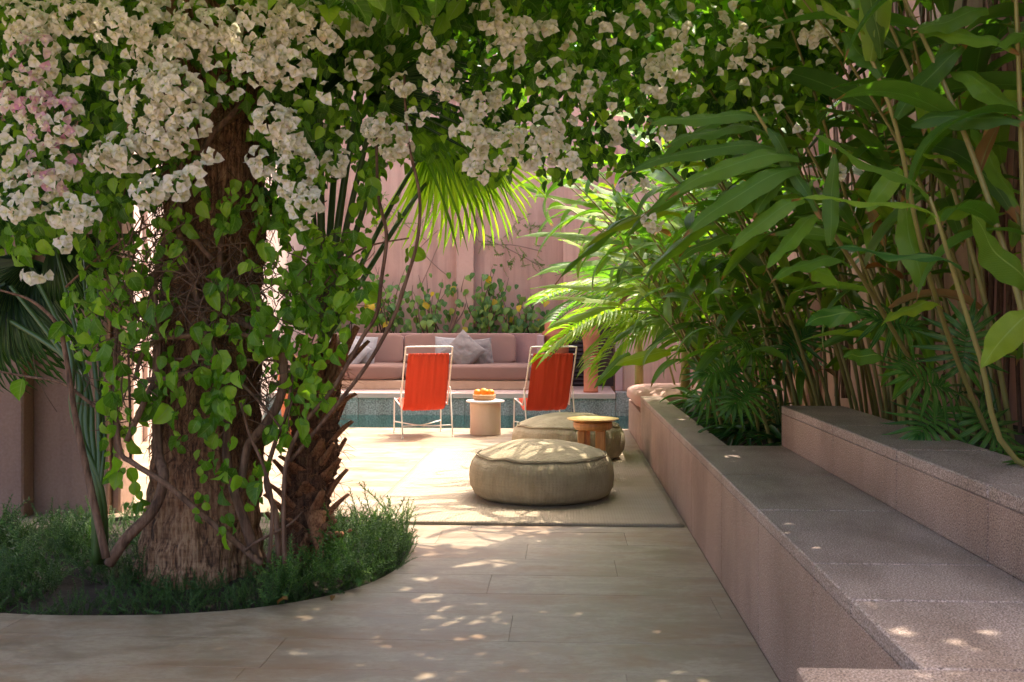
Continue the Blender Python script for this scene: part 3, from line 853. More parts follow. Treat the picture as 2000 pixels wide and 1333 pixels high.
def pouf(loc, R_, H, label, seed):
    t = empty('pouf', loc, seed * 1.3); tag(t, label, 'pouf', 'woven floor poufs on the rug')
    prof = [(R_ * .70, 0.0), (R_ * .84, .006), (R_ * .93, .03), (R_ * .985, H * .22), (R_ * 1.0, H * .40), (R_ * .985, H * .55), (R_ * .95, H * .66), (R_ * .90, H * .74), (R_ * .885, H * .755)]
    def jit(r, z, a, i):
        w1 = .032 * noise.noise(Vector((math.cos(a) * 2.2 + seed, math.sin(a) * 2.2, z * 3)))
        w2 = .012 * noise.noise(Vector((math.cos(a) * 14 + seed, math.sin(a) * 14, z * 3)))
        return r * (1 + w1 + w2), z + (.012 * noise.noise(Vector((math.cos(a) * 3 + seed, math.sin(a) * 3, 9))) if z > H * .6 else 0)
    P2 = []
    for a, b in zip(prof[:-1], prof[1:]):
        for k in range(3): P2.append((a[0] + (b[0] - a[0]) * k / 3, a[1] + (b[1] - a[1]) * k / 3))
    P2.append(prof[-1])
    MB().lathe(P2, 128, jit=jit).build('side_panel', M['jute'], t, True)
    top = []
    for k in range(15):
        q = k / 14; r = R_ * .893 * (1 - q) + .004 * q
        top.append((r, H * .76 + (H * .26) * (1 - (r / (R_ * .893)) ** 2.3)))
    def jt(r, z, a, i):
        e = min(1, (R_ * .9 - r) / (R_ * .3))
        return r * (1 + .022 * noise.noise(Vector((math.cos(a) * 2.2 + seed, math.sin(a) * 2.2, H * .75 * 3)))), z + .012 * noise.noise(Vector((math.cos(a) * 3 + seed, math.sin(a) * 3, 9))) * (1 - e) + .018 * e * noise.noise(Vector((r * math.cos(a) * 4 + seed, r * math.sin(a) * 4, 2)))
    vsm = MB().lathe(top, 128, jit=jt)
    vsm.uv = [(x / (2 * PI * .2) * .35, y * .9) for x, y, z in vsm.v]
    vsm.build('top_panel', M['jute'], t, True)
    pts = []
    for k in range(97):
        a = 2 * PI * k / 96
        r, z = jit(R_ * .893, H * .762, a, 0)
        pts.append((r * math.cos(a), r * math.sin(a), z + .002 + .0015 * math.sin(k * 2.1)))
    MB().tube(pts, .0036, 6, False, 1).build('seam', M['jute'], t, True)
    return t
p = G(1058, 973); pouf((p.x, p.y, .014), .462, .345, 'nearer round jute pouf at the front of the rug', 1.7)
p = G(1110, 896); pouf((p.x, p.y, .014), .462, .345, 'farther round jute pouf behind the small wooden table', 4.2)
p = W(1158, 820, 7.25)
st = empty('side_table', (p.x, 7.25, .012)); tag(st, 'small orange wood tripod table between the two poufs', 'table')
MB().lathe([(.09, .332), (.122, .336), (.136, .35), (.138, .385), (.132, .39)], 36).build('table_bowl', M['wood_varn'], st, True)
for an, cx, cy in ((-2.45, -.076, -.035), (-.75, .052, -.055), (1.65, -.045, .085)):
    l_ = MB().box(-.034, .034, -.026, .026, 0, .333, .006).build('leg', M['wood_varn'], st)
    l_.matrix_local = Matrix.Translation((cx, cy, 0)) @ Matrix.Rotation(an + (PI / 2 if an < 1 else 0) * .4, 4, 'Z')
bt = MB().lathe([(.04, .0), (.13, .002), (.168, .014), (.184, .02), (.184, .024), (.168, .02), (.13, .007), (.02, .005)], 48).build('brass_tray', M['brass'], None, True)
bt.location = (p.x, 7.25, .403); tag(bt, 'round brass tray lying on the small wooden table', 'tray')

# ------------------------------------------------------------------ chairs
def chair(loc, rz, label):
    t = empty('sling_chair', loc, rz); tag(t, label, 'chair', 'red sling chairs by the pool')
    R_ = .0075
    top = [(-.232, -.06, .305), (-.229, -.20, .60), (-.226, -.315, .845), (-.222, -.324, .862), (-.205, -.33, .872), (0, -.33, .874), (.205, -.33, .872), (.222, -.324, .862), (.226, -.315, .845), (.229, -.20, .60), (.232, -.06, .305)]
    MB().tube(top, R_, 10, True, 3).build('back_frame', M['white_metal'], t, True)
    for s in (-1, 1):
        MB().tube([(s * .236, -.06, .301), (s * .236, .24, .345)], R_ * .95, 10, True, 1).build('seat_rail', M['white_metal'], t, True)
        MB().tube([(s * .236, .25, .347), (s * .236, .262, .335), (s * .236, .268, .30), (s * .238, .275, 0.001)], R_ * .95, 10, True, 2).build('leg', M['white_metal'], t, True)
        MB().tube([(s * .243, -.255, 0.001), (s * .243, -.16, .40), (s * .243, -.145, .46), (s * .238, -.146, .475), (s * .232, -.15, .47)], R_ * .95, 10, True, 2).build('leg', M['white_metal'], t, True)
        for q in (-1, 1):
            yy_ = .275 if q > 0 else -.255
            MB().lathe([(.009, 0), (.0105, .002), (.0105, .012), (.008, .014)], 10, s * (.238 if q > 0 else .243), yy_).build('foot_cap', M['white_metal'], t, True)
    for s in (-1, 1):
        MB().tube([(s * .237, .272, .115), (0, .01, .095 + .004 * s), (-s * .242, -.228, .115)], .0058, 8, True, 3).build('stretcher', M['white_metal'], t, True)
    MB().tube([(-.226, -.292, .798), (.226, -.292, .798)], R_ * .9, 10, True, 1).build('sling_rod', M['white_metal'], t, True)
    MB().tube([(-.236, .247, .342), (.236, .247, .342)], R_ * .9, 10, True, 1).build('sling_rod', M['white_metal'], t, True)
    prof = [(-.300, .808), (-.302, .79), (-.287, .75), (-.262, .68), (-.225, .59), (-.185, .49), (-.145, .39), (-.10, .31), (-.04, .262), (.04, .25), (.12, .272), (.19, .31), (.243, .351), (.254, .338)]
    P = [Vector((0, a, b)) for a, b in prof]
    rows = []
    for i in range(len(P) - 1):
        p0, p1, p2, p3 = P[max(i - 1, 0)], P[i], P[i + 1], P[min(i + 2, len(P) - 1)]
        for k in range(4):
            q = k / 4
            rows.append(0.5 * ((2 * p1) + (p2 - p0) * q + (2 * p0 - 5 * p1 + 4 * p2 - p3) * q * q + (3 * p1 - p0 - 3 * p2 + p3) * q ** 3))
    rows.append(P[-1])
    nn = 72; vs, fs, uv = [], [], []
    seed = loc[0] * 10
    for j, r in enumerate(rows):
        tt = j / (len(rows) - 1)
        d = (rows[min(j + 1, len(rows) - 1)] - rows[max(j - 1, 0)]).normalized()
        nrm = Vector((0, -d.z, d.y))
        wdt = .196 + .012 * math.sin(PI * tt)
        for i in range(nn + 1):
            s = 2 * i / nn - 1
            ple = .0042 * math.sin(s * 36 + 2.2 * noise.noise(Vector((s * 4, seed, 0)))) * math.exp(-((tt - .03) / .11) ** 2)
            fold = .009 * noise.noise(Vector((s * 5.5 + seed, tt * 1.6, 0))) * min(1, tt * 6) * min(1, (1 - tt) * 6)
            sag = -.010 * (1 - s * s) * math.sin(PI * tt)
            hem = .003 if (abs(abs(s) - .965) < .02) else 0
            p = r + nrm * (ple + fold - sag * -1 + hem)
            vs.append((s * wdt, p.y, p.z)); uv.append((i / nn, tt * 2))
    for j in range(len(rows) - 1):
        for i in range(nn):
            a = j * (nn + 1) + i
            fs.append((a, a + 1, a + nn + 2, a + nn + 1))
    me = MB().add(vs, fs, uv)
    ob = me.build('sling', M['red_canvas'], t, True)
    md = ob.modifiers.new('thickness', 'SOLIDIFY'); md.thickness = .0022
    # hem band under the rod
    j = 11; a, b = rows[j], rows[j + 1]
    MB().tube([(x_, a.y - .0035, a.z) for x_ in np.linspace(-.196, .196, 12)], .0016, 5, True, 1).build('hem_seam', M['red_canvas'], t, True)
    return t
pA = (G(783, 857) + G(882, 855) + G(760, 845) + G(851, 845)) / 4
pA = pA + Vector((.035, 0, 0))
chair((pA.x, pA.y, 0.001), .33, 'red sling chair left of the stone drum table')
pB = pA + Vector((1.19, .05, 0))
chair((pB.x, pB.y, 0.001), .30, 'red sling chair behind the farther pouf with fronds hanging over its back')

# drum table, bowl, oranges
p = G(948, 849)
dt = empty('drum_table', (p.x, p.y, 0.001)); tag(dt, 'round pale stone drum table between the red chairs', 'table')
MB().lathe([(.150, 0), (.152, .01), (.150, .16), (.152, .30), (.150, .318)], 48, jit=lambda r, z, a, i: (r * (1 + .006 * math.sin(3 * a + i)), z)).build('drum', M['drum_stone'], dt, True)
MB().lathe([(.183, .319), (.19, .323), (.19, .334), (.186, .338)], 48).build('table_top', M['marble'], dt, True)
bo = MB().lathe([(.085, 0), (.105, .01), (.112, .03), (.115, .052), (.110, .056), (.102, .03), (.08, .014)], 40).build('fruit_bowl', M['basket'], None, True)
bx, by = p.x - .012, p.y
bo.location = (bx, by, .3395); tag(bo, 'shallow wooden bowl of oranges on the drum table', 'bowl')
ol = ['orange at the left of the fruit bowl', 'orange in the middle of the fruit bowl, the highest', 'orange at the right of the fruit bowl', 'orange at the back of the fruit bowl behind the others']
for (dx, dy, dz), lb_ in zip([(-.066, -.005, .412), (-.002, -.03, .424), (.066, -.012, .412), (.015, .06, .408)], ol):
    q = empty('orange', (bx + dx, by + dy, dz)); tag(q, lb_, 'orange', 'oranges in the wooden bowl')
    R_ = .0365
    pr = [(R_ * math.sin(PI * k / 14) + .0004, -R_ * .97 * math.cos(PI * k / 14)) for k in range(15)]
    MB().lathe(pr, 24).build('peel', M['orange'], q, True)
    MB().lathe([(.002, R_ * .955), (.004, R_ * .965), (.003, R_ * .985)], 8).build('stem_button', M['petiole'], q, True)

# ------------------------------------------------------------------ leaf templates
def leaf(L=1.0, Wd=.5, ns=6, nc=2, shape='ovate', droop=.25, fold=.25, twist=0.0, wave=0.0, stalk=.15):
    """leaf in +Y, normal +Z; nc columns per side; UV x across, y along"""
    t = MB(); vs, uv, fs = [], [], []
    for j in range(ns + 1):
        q = j / ns
        if shape == 'heart': wd = (math.sin(PI * min(1, (q * .96 + .04)) ** .62) ** .8) if 0 < q < 1 else (.22 if q == 0 else .0)
        elif shape == 'lance': wd = math.sin(PI * (q * .97 + .03) ** .8) ** .75 if q < 1 else 0.0
        elif shape == 'strap': wd = min(1, (q + .25) * 2.2) * (1 - max(0, (q - .55) / .45) ** 1.8) if q < 1 else 0.0
        else: wd = math.sin(PI * (q * .95 + .05) ** .75) if q < 1 else 0.0
        wd = max(wd, .015) * Wd / 2
        ang = droop * 2 * q
        # path: curve bending down
        y = L * (math.sin(ang) / (droop * 2)) if droop > 1e-3 else L * q
        z = -L * ((1 - math.cos(ang)) / (droop * 2)) if droop > 1e-3 else 0
        tw = twist * q
        for i in range(-nc, nc + 1):
            s = i / nc
            zz = abs(s) * wd * fold * 2 + wave * wd * math.sin(q * 11 + (2 if s > 0 else 0)) * abs(s)
            x = s * wd * math.cos(fold)
            x, zz = x * math.cos(tw) - zz * math.sin(tw), x * math.sin(tw) + zz * math.cos(tw)
            vs.append((x, y + stalk * 0 + zz * math.sin(ang), z + zz * math.cos(ang))); uv.append((.5 + s * .5, q))
    m_ = 2 * nc + 1
    for j in range(ns):
        for i in range(2 * nc):
            fs.append((j * m_ + i, j * m_ + i + 1, (j + 1) * m_ + i + 1, (j + 1) * m_ + i))
    t.add(vs, fs, uv)
    if stalk > 0:
        t.tube([(0, -stalk, .02), (0, -stalk * .4, .0), (0, .02, 0)], .012, 4, False, 1)
    return t

boug_T = [leaf(1, .74, 6, 1, 'ovate', .35, .22), leaf(1, .66, 6, 1, 'ovate', .12, .35), leaf(1, .8, 6, 1, 'heart', .5, .15, .3, .1), leaf(1, .7, 6, 1, 'ovate', .2, .3, -.3, .12)]
boug_low = [leaf(1, .8, 3, 1, 'ovate', .3, .2, stalk=0), leaf(1, .75, 3, 1, 'ovate', .15, .3, stalk=0)]
vine_T = [leaf(1, .72, 7, 2, 'ovate', .35, .2, .2, .14), leaf(1, .78, 7, 2, 'heart', .6, .22, .25, .14), leaf(1, .74, 7, 2, 'heart', .2, .38, -.4, .12)]

def flower():
    """three papery bracts round three small florets"""
    t = MB(); t.mi = []
    a0 = random.random() * 6
    for k in range(3):
        a = a0 + k * 2 * PI / 3 + random.uniform(-.15, .15)
        open_ = random.uniform(.55, 1.15)
        Lb = random.uniform(.48, .60)
        vs, uv, fs = [], [], []
        ns, nc = 6, 2
        for j in range(ns + 1):
            q = j / ns
            wd = (math.sin(PI * (q * .93 + .07) ** .72) if j < ns else 0.03) * Lb * .56
            el = open_ + (1.0 - q) * .55 - q * q * .45
            for i in range(-nc, nc + 1):
                s = i / nc
                rr = Lb * q * math.cos(el * .75) + .02
                zz = Lb * q * math.sin(el * .75) + abs(s) ** 2 * wd * .55 + .22 * wd * math.sin(6 * q + 2.5 * s + k * 2 + a0) * (q)
                x = s * wd
                vs.append((rr * math.cos(a) - x * math.sin(a), rr * math.sin(a) + x * math.cos(a), zz)); uv.append((.5 + .5 * s, q))
        m_ = 2 * nc + 1
        for j in range(ns):
            for i in range(2 * nc):
                fs.append((j * m_ + i, j * m_ + i + 1, (j + 1) * m_ + i + 1, (j + 1) * m_ + i)); t.mi.append(0)
        t.add(vs, fs, uv)
    for k in range(3):
        a = a0 + .6 + k * 2 * PI / 3
        x, y = .07 * math.cos(a), .07 * math.sin(a)
        n0 = len(t.f)
        t.tube([(x * .3, y * .3, .0), (x, y, .20)], [.018, .022], 4, False, 1)
        r_ = .05
        t.add([(x + r_ * math.cos(b), y + r_ * math.sin(b), .21) for b in np.arange(5) * 2 * PI / 5] + [(x, y, .19)], [(5, i, (i + 1) % 5) for i in range(5)])
        t.mi += [1] * (len(t.f) - n0)
    return t
flower_T = [flower() for _ in range(10)]

def mesh_of(t, mats, name, smooth=True):
    me = t.mesh(name, smooth)
    for m_ in mats: me.materials.append(m_)
    if hasattr(t, 'mi') and len(mats) > 1: me.polygons.foreach_set('material_index', np.array(t.mi, dtype=np.int32))
    return me

# ------------------------------------------------------------------ bougainvillea
EDGE = np.array([(-200, 500), (0, 470), (60, 480), (130, 470), (200, 430), (300, 400), (380, 330), (430, 210), (470, 240), (500, 420), (560, 430), (620, 380), (650, 320), (700, 310), (740, 340), (800, 285), (880, 320), (920, 350), (985, 345), (1010, 300), (1060, 330), (1115, 345), (1180, 330), (1240, 350), (1300, 320), (1400, 290), (1480, 250), (1560, 230), (1620, 200), (1660, 90), (1700, -60), (2300, -120)], float)
edge = lambda u: np.interp(u, EDGE[:, 0], EDGE[:, 1])
# light spots on the paving where the crown lets sun through
SPOTS = []
for (u, v, ru, rv) in [(965, 1101, 36, 11), (895, 1105, 34, 5), (850, 1095, 18, 3), (815, 1134, 34, 5), (870, 1128, 12, 3), (830, 1165, 44, 6), (905, 1140, 20, 4), (870, 1186, 30, 5), (930, 1170, 12, 3),
                       (905, 1216, 34, 7), (950, 1218, 22, 6), (860, 1203, 16, 4), (935, 1247, 24, 5), (870, 1240, 22, 4), (790, 1150, 16, 3), (960, 1196, 14, 4), (590, 1208, 20, 3), (760, 1100, 30, 5), (990, 1130, 16, 3), (840, 1255, 12, 3),
                       (410, 1217, 12, 2), (700, 1195, 12, 2), (800, 1215, 12, 3)]:
    c = G(u, v); e = G(u + ru, v); b = G(u, v + rv)
    SPOTS.append((c.x, c.y, (e - c).length * 1.05, (b - c).length * 1.15))
for (u, v) in ((425, 1050), (420, 1010), (410, 1090), (640, 1080), (690, 1060), (720, 1110), (620, 780), (620, 900)):
    c = W(u, v, 4.35); SPOTS.append((c.x - .4 * c.z, c.y - .43 * c.z, .09, .07))
def shaded(P, keep_far=5.35):
    """true for leaves that may stay: their shade does not fall in the light spots or on the sunlit terrace"""
    k = P[:, 2] / SUNV.z
    gx, gy = P[:, 0] - SUNV.x * k, P[:, 1] - SUNV.y * k
    ok = np.ones(len(P), bool)
    for (cx, cy, rx, ry) in SPOTS:
        ok &= ((gx - cx) / (rx * .8 + .022)) ** 2 + ((gy - cy) / (ry * .8 + .022)) ** 2 > 1
    return ok
def WV(u, v, Y):
    r = (u - U0) / F
    dx, dy, dz = -SY + r * CY, CY + r * SY, (V0 - v) / F
    t = Y / dy
    return np.stack([dx * t, Y, HC + dz * t], axis=1)

boug = empty('bougainvillea', (-1.1, 4.9, 0)); tag(boug, 'huge white bougainvillea arching over the terrace from the palm trunk', 'bougainvillea')
BIN = boug.matrix_basis.inverted()
# visible face
N = 15000
u = rng.uniform(-150, 1760, N); v = rng.uniform(-150, 520, N)
dth = rng.random(N)
keep = v < edge(u) + rng.normal(0, 14, N)
gap = (((u - 440) / 60) ** 2 + ((v - 330) / 140) ** 2) < 1
keep &= ~gap
u, v, dth = u[keep], v[keep], dth[keep]
Y = np.where(u < 650, 3.85 + .9 * dth, np.where(u < 1200, 4.1 + 1.3 * dth, 4.3 + 1.5 * dth))
P = WV(u, v, Y)
ok = shaded(P); P, v, u, dth = P[ok], v[ok], u[ok], dth[ok]
n_ = len(P)
d = rdir(n_) * .75 + np.array([0, -.25, -.75]); nr = rdir(n_) * .8 + np.array([0, -.8, .7])
R = frames(d, nr)
s = rng.uniform(.034, .068, n_)
wh = rng.integers(0, 4, n_)
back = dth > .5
front_order = np.argsort(P[:, 1] + rng.uniform(0, .25, n_))
one = [i for i in front_order if not back[i] and -20 < u[i] < 1700 and v[i] > -10][:300]
onem = np.zeros(n_, bool); onem[one] = True
bl = [mesh_of(t, [M['boug_leaf']], 'leaf') for t in boug_T]
singles('leaf', bl, P[onem], R[onem], s[onem], wh[onem], boug)
def stuff_part(*a, parent, **k):
    o = join(*a, parent=None, **k); o.parent = parent; o.matrix_local = parent.matrix_basis.inverted(); return o
m_ = ~onem & ~back
stuff_part('foliage', boug_T, P[m_], R[m_], s[m_], wh[m_], M['boug_leaf'], parent=boug)
stuff_part('rear_shaded_foliage', boug_T, P[back], R[back], s[back] * 1.35, wh[back], M['dark_leaf'], parent=boug)
# crown overhead (above the frame, shades the foreground)
N = 29000
P = np.stack([rng.uniform(-3.4, 1.9, N), rng.uniform(2.6, 7.2, N), rng.uniform(2.5, 3.1, N)], axis=1)
P[:, 2] += .25 * np.sin(P[:, 0] * 2.1) * np.cos(P[:, 1] * 1.7)
yy_ = P[:, 1] + .25 * np.sin(P[:, 0] * 3.0)
ok = shaded(P) & (yy_ < np.where(P[:, 0] < -1.5, 7.1, 6.3))
top_v = V0 - (P[:, 2] - HC) / (P[:, 1] * CY - P[:, 0] * SY) * F
vis = top_v > -30
uu = U0 + (P[:, 0] * CY + P[:, 1] * SY) / (P[:, 1] * CY - P[:, 0] * SY) * F
ok &= ~(vis & (top_v > edge(uu) - 20)) & ~((P[:, 1] < 3.7) & vis)
P = P[ok]; n_ = len(P)
R = frames(rdir(n_) + np.array([0, 0, -.5]), rdir(n_) * .8 + np.array([0, 0, 1.0]))
stuff_part('overhead_foliage', boug_low, P, R, rng.uniform(.08, .125, n_), rng.integers(0, 2, n_), M['boug_leaf'], parent=boug)
# blossoms in clusters
CL = [(40, 40, 55, 45, 26), (60, 110, 50, 50, 24), (150, 25, 90, 40, 36), (250, 40, 80, 50, 40), (330, 90, 70, 60, 36), (400, 50, 70, 50, 34), (500, 50, 80, 55, 40), (560, 110, 60, 60, 30), (500, 125, 50, 40, 24), (590, 30, 50, 35, 16),
      (290, 190, 55, 55, 32), (345, 170, 55, 45, 30), (320, 265, 65, 40, 36), (365, 235, 45, 45, 24), (240, 300, 60, 36, 26), (205, 305, 36, 30, 12), (50, 190, 55, 50, 24), (105, 235, 60, 50, 30), (100, 335, 50, 50, 26), (55, 370, 60, 45, 26),
      (15, 300, 30, 60, 12), (145, 415, 50, 34, 20), (25, 410, 40, 25, 12), (290, 378, 32, 30, 14), (345, 365, 22, 24, 8), (565, 265, 32, 45, 16), (525, 235, 34, 30, 14), (575, 330, 38, 55, 22), (598, 400, 32, 42, 18), (655, 316, 22, 24, 9),
      (505, 318, 22, 24, 7), (75, 538, 26, 12, 5), (120, 468, 18, 18, 4), (385, 340, 20, 22, 6), (415, 300, 16, 14, 4),
      (742, 252, 28, 28, 14), (772, 278, 30, 30, 16), (640, 60, 40, 40, 12), (700, 30, 60, 40, 16), (705, 130, 30, 30, 8), (850, 90, 34, 70, 18), (860, 150, 36, 40, 12), (790, 170, 26, 22, 6), (960, 30, 40, 30, 10), (1010, 55, 40, 30, 12), (985, 105, 36, 26, 10), (1080, 60, 40, 30, 9),
      (940, 200, 30, 26, 8), (975, 185, 26, 20, 7), (925, 265, 36, 36, 14), (965, 290, 42, 40, 20), (1000, 275, 30, 30, 10), (935, 330, 24, 26, 8), (1070, 235, 30, 36, 16), (1075, 285, 34, 34, 18), (1115, 320, 20, 18, 6), (1040, 305, 24, 24, 7), (1085, 145, 40, 24, 8), (1140, 160, 30, 30, 6),
      (1240, 362, 26, 14, 6), (1277, 430, 20, 16, 6), (1290, 150, 36, 44, 16), (1330, 120, 40, 30, 10), (1200, 255, 22, 22, 5), (1180, 50, 40, 30, 7), (1250, 40, 40, 30, 7), (1380, 60, 60, 40, 9), (1450, 100, 36, 30, 7), (1600, 60, 36, 40, 10), (1585, 40, 30, 30, 7), (1480, 130, 24, 24, 4), (1310, 255, 18, 12, 4), (1640, 335, 22, 12, 4), (870, 190, 26, 20, 5), (1500, 60, 40, 24, 5), (1560, 250, 20, 16, 2), (1170, 200, 30, 20, 4), (820, 230, 22, 18, 4), (640, 180, 22, 20, 3)]
P, S_, pk, FD = [], [], [], []
for (cu, cv, ru, rv, k) in CL:
    k = int(k * 1.65)
    a = rng.uniform(0, 2 * PI, k); rr = np.sqrt(rng.random(k))
    uu, vv = cu + ru * rr * np.cos(a), cv + rv * rr * np.sin(a)
    Y0 = 3.72 if cu < 650 else (3.95 if cu < 1200 else 4.25)
    bulge = (1 - rr ** 2) * .10
    Yc = Y0 + rng.uniform(0, .10) + rng.uniform(0, .09, k) - bulge
    P.append(WV(uu, vv, Yc)); FD.append(np.stack([rr * np.cos(a), np.full(k, -.75), -rr * np.sin(a)], axis=1)); pk += [(cu in (60, 50, 105) or (cu, cv) == (100, 335)) and rng.random() < .35 for _ in range(k)]
# scattered single blossoms
k = 70
uu = rng.uniform(620, 1640, k); vv = rng.uniform(-20, 1, k) + rng.random(k) * (edge(uu) - 20)
P.append(WV(uu, vv, rng.uniform(4.0, 4.4, k))); pk += [False] * k; FD.append(np.tile([0, -.9, 0], (k, 1)))
k = 130
uu = rng.uniform(-40, 620, k); vv = rng.uniform(-40, 200, k)
P.append(WV(uu, vv, rng.uniform(3.75, 4.0, k))); pk += [False] * k; FD.append(np.tile([0, -.9, 0], (k, 1)))
P = np.concatenate(P); pk = np.array(pk); n_ = len(P)
face = rdir(n_) * .48 + np.concatenate(FD)       # the blossom opens towards this
R = frames(np.cross(face, rdir(n_)), face)
s = rng.uniform(.036, .056, n_); wh = rng.integers(0, 10, n_)
vis = np.argsort(P[:, 1] + rng.uniform(0, .3, n_))
front = np.zeros(n_, bool); front[vis[:300]] = True
fm = [mesh_of(t, [M['bract'], M['floret']], 'blossom') for t in flower_T]
fp = [mesh_of(t, [M['pink_bract'], M['floret']], 'blossom') for t in flower_T]
q = front & ~pk; singles('blossom', fm, P[q], R[q], s[q], wh[q], boug)
q = front & pk; singles('blossom', fp, P[q], R[q], s[q], wh[q], boug)
q = ~front & ~pk; stuff_part('white_blossoms', flower_T, P[q], R[q], s[q], wh[q], None, parent=boug, mats=[M['bract'], M['floret']])
q = ~front & pk; stuff_part('pink_blossoms', flower_T, P[q], R[q], s[q], wh[q], None, parent=boug, mats=[M['pink_bract'], M['floret']])
print('blossoms', n_)

def px_tube(pts, rad, mat, name, parent, n=8, smooth=4, wob=.012):
    """pts: (u, v, Y)"""
    P_ = []
    for q_ in pts:
        p_ = q_ if isinstance(q_, Vector) else W(*q_)
        P_.append(p_ + Vector((noise.noise(p_ * 9), noise.noise(p_ * 9 + Vector((5, 0, 0))), noise.noise(p_ * 9 + Vector((0, 5, 0))))) * wob)
    inv = parent.matrix_basis.inverted() if parent else Matrix()
    return MB().tube([inv @ p_ for p_ in P_], rad, n, True, smooth).build(name, mat, parent, True)

stems = [
    ([(212, 1100, 4.05), (250, 1050, 4.05), (300, 995, 4.1), (318, 935, 4.15), (308, 885, 4.2), (302, 780, 4.22), (306, 660, 4.22), (298, 570, 4.22), (330, 430, 4.2), (360, 300, 4.2), (350, 100, 4.2)], [.024, .024, .023, .022, .021, .019, .018, .017, .015, .014, .012]),
    ([(510, 1102, 4.1), (460, 1058, 4.08), (400, 1010, 4.05), (325, 945, 4.03), (262, 905, 4.03), (235, 870, 4.05), (222, 700, 4.06), (240, 560, 4.1)], [.013, .013, .012, .012, .011, .010, .008, .006]),
    ([(505, 1095, 4.15), (478, 1020, 4.12), (455, 950, 4.12), (442, 890, 4.14), (440, 800, 4.16), (425, 700, 4.18), (388, 590, 4.18), (367, 505, 4.2), (350, 450, 4.2), (330, 340, 4.2)], [.024, .022, .02, .018, .018, .016, .014, .013, .012, .011]),
    ([(470, 960, 4.14), (482, 880, 4.14), (500, 850, 4.12), (520, 828, 4.1), (543, 785, 4.1), (553, 732, 4.1), (546, 680, 4.1), (515, 647, 4.1), (472, 627, 4.12), (444, 596, 4.15), (430, 540, 4.18), (440, 430, 4.2)], [.016, .018, .02, .02, .019, .018, .018, .017, .016, .015, .013, .011]),
    ([(250, 860, 4.06), (270, 805, 4.05), (292, 760, 4.08), (305, 735, 4.1), (310, 650, 4.12), (300, 560, 4.12)], [.012, .013, .013, .012, .01, .009]),
    ([(285, 745, 4.08), (330, 738, 4.1), (388, 722, 4.14)], [.012, .013, .011]),
    ([(262, 745, 4.1), (278, 695, 4.1), (305, 666, 4.1), (345, 658, 4.12), (430, 655, 4.14), (515, 660, 4.1), (560, 672, 4.1)], [.008, .01, .011, .011, .01, .009, .006]),
    ([(545, 1095, 4.1), (540, 1010, 4.1), (520, 940, 4.12), (535, 870, 4.1), (560, 800, 4.1), (575, 700, 4.15)], [.014, .013, .011, .009, .008, .006]),
    ([(525, 1100, 4.0), (530, 990, 4.0), (512, 910, 4.0), (488, 850, 4.0), (470, 790, 4.02)], [.008, .008, .007, .006, .005]),
    ([(558, 1100, 4.02), (551, 990, 4.02), (562, 900, 4.02), (590, 830, 4.0), (650, 760, 4.0), (710, 662, 4.0), (735, 612, 4.0), (745, 545, 4.0), (752, 458, 4.0), (740, 380, 4.05), (735, 260, 4.1)], [.010, .0095, .009, .0085, .0085, .008, .008, .0075, .007, .0065, .006]),
    ([(570, 900, 4.05), (643, 809, 4.02), (717, 712, 4.0), (768, 622, 4.0), (797, 548, 4.0), (815, 470, 4.0), (818, 380, 4.0), (800, 275, 4.05), (790, 150, 4.1)], [.008, .008, .008, .008, .0075, .007, .0065, .006, .005]),
    ([(415, 510, 4.14), (388, 475, 4.14), (362, 430, 4.14), (350, 380, 4.16)], [.012, .012, .011, .01]),
    ([(475, 200, 4.15), (445, 235, 4.15), (410, 270, 4.15), (380, 330, 4.18)], [.012, .013, .013, .012]),
    ([(230, 850, 4.1), (226, 760, 4.1), (232, 650, 4.1), (240, 590, 4.1), (262, 500, 4.12), (280, 420, 4.15)], [.007, .007, .006, .006, .005, .005]),
    ([(255, 900, 4.1), (254, 780, 4.08), (250, 680, 4.08), (262, 600, 4.1), (250, 480, 4.1)], [.006, .006, .005, .005, .004]),
    ([(0, 727, 4.1), (50, 735, 4.1), (120, 748, 4.1), (175, 785, 4.1), (215, 815, 4.1), (245, 850, 4.12)], [.004, .005, .006, .008, .01, .012]),
    ([(0, 568, 4.1), (60, 588, 4.1), (110, 630, 4.08), (125, 680, 4.06), (145, 800, 4.03), (165, 900, 4.0), (210, 1090, 4.0)], [.004, .006, .009, .010, .012, .014, .016]),
    ([(340, 700, 4.08), (420, 705, 4.08), (470, 750, 4.06), (520, 800, 4.04), (560, 850, 4.04)], [.004, .006, .006, .006, .004]),
    ([(600, 600, 4.1), (660, 520, 4.08), (720, 480, 4.06), (800, 465, 4.02)], [.004, .004, .004, .003]),
    ([(480, 705, 4.1), (540, 708, 4.1), (590, 730, 4.1), (640, 760, 4.1)], [.006, .005, .005, .004]),
    ([(130, 560, 4.1), (190, 505, 4.1), (240, 470, 4.1), (330, 420, 4.1)], [.005, .005, .005, .004]),
    ([(590, 1000, 4.1), (560, 1030, 4.08), (500, 1060, 4.06), (480, 1075, 4.06)], [.004, .005, .006, .006]),
    ([(280, 640, 4.1), (220, 560, 4.1), (180, 480, 4.1), (150, 420, 4.1)], [.006, .005, .005, .004]),
]
tv = empty('climbing_vine', (-1.2, 4.1, 0)); tag(tv, 'leafy woody vine wrapped round the thick palm trunk', 'vine')
for pts, rad in stems:
    px_tube(pts, rad, M['stem_thick'], 'branch', tv, 8, 5)
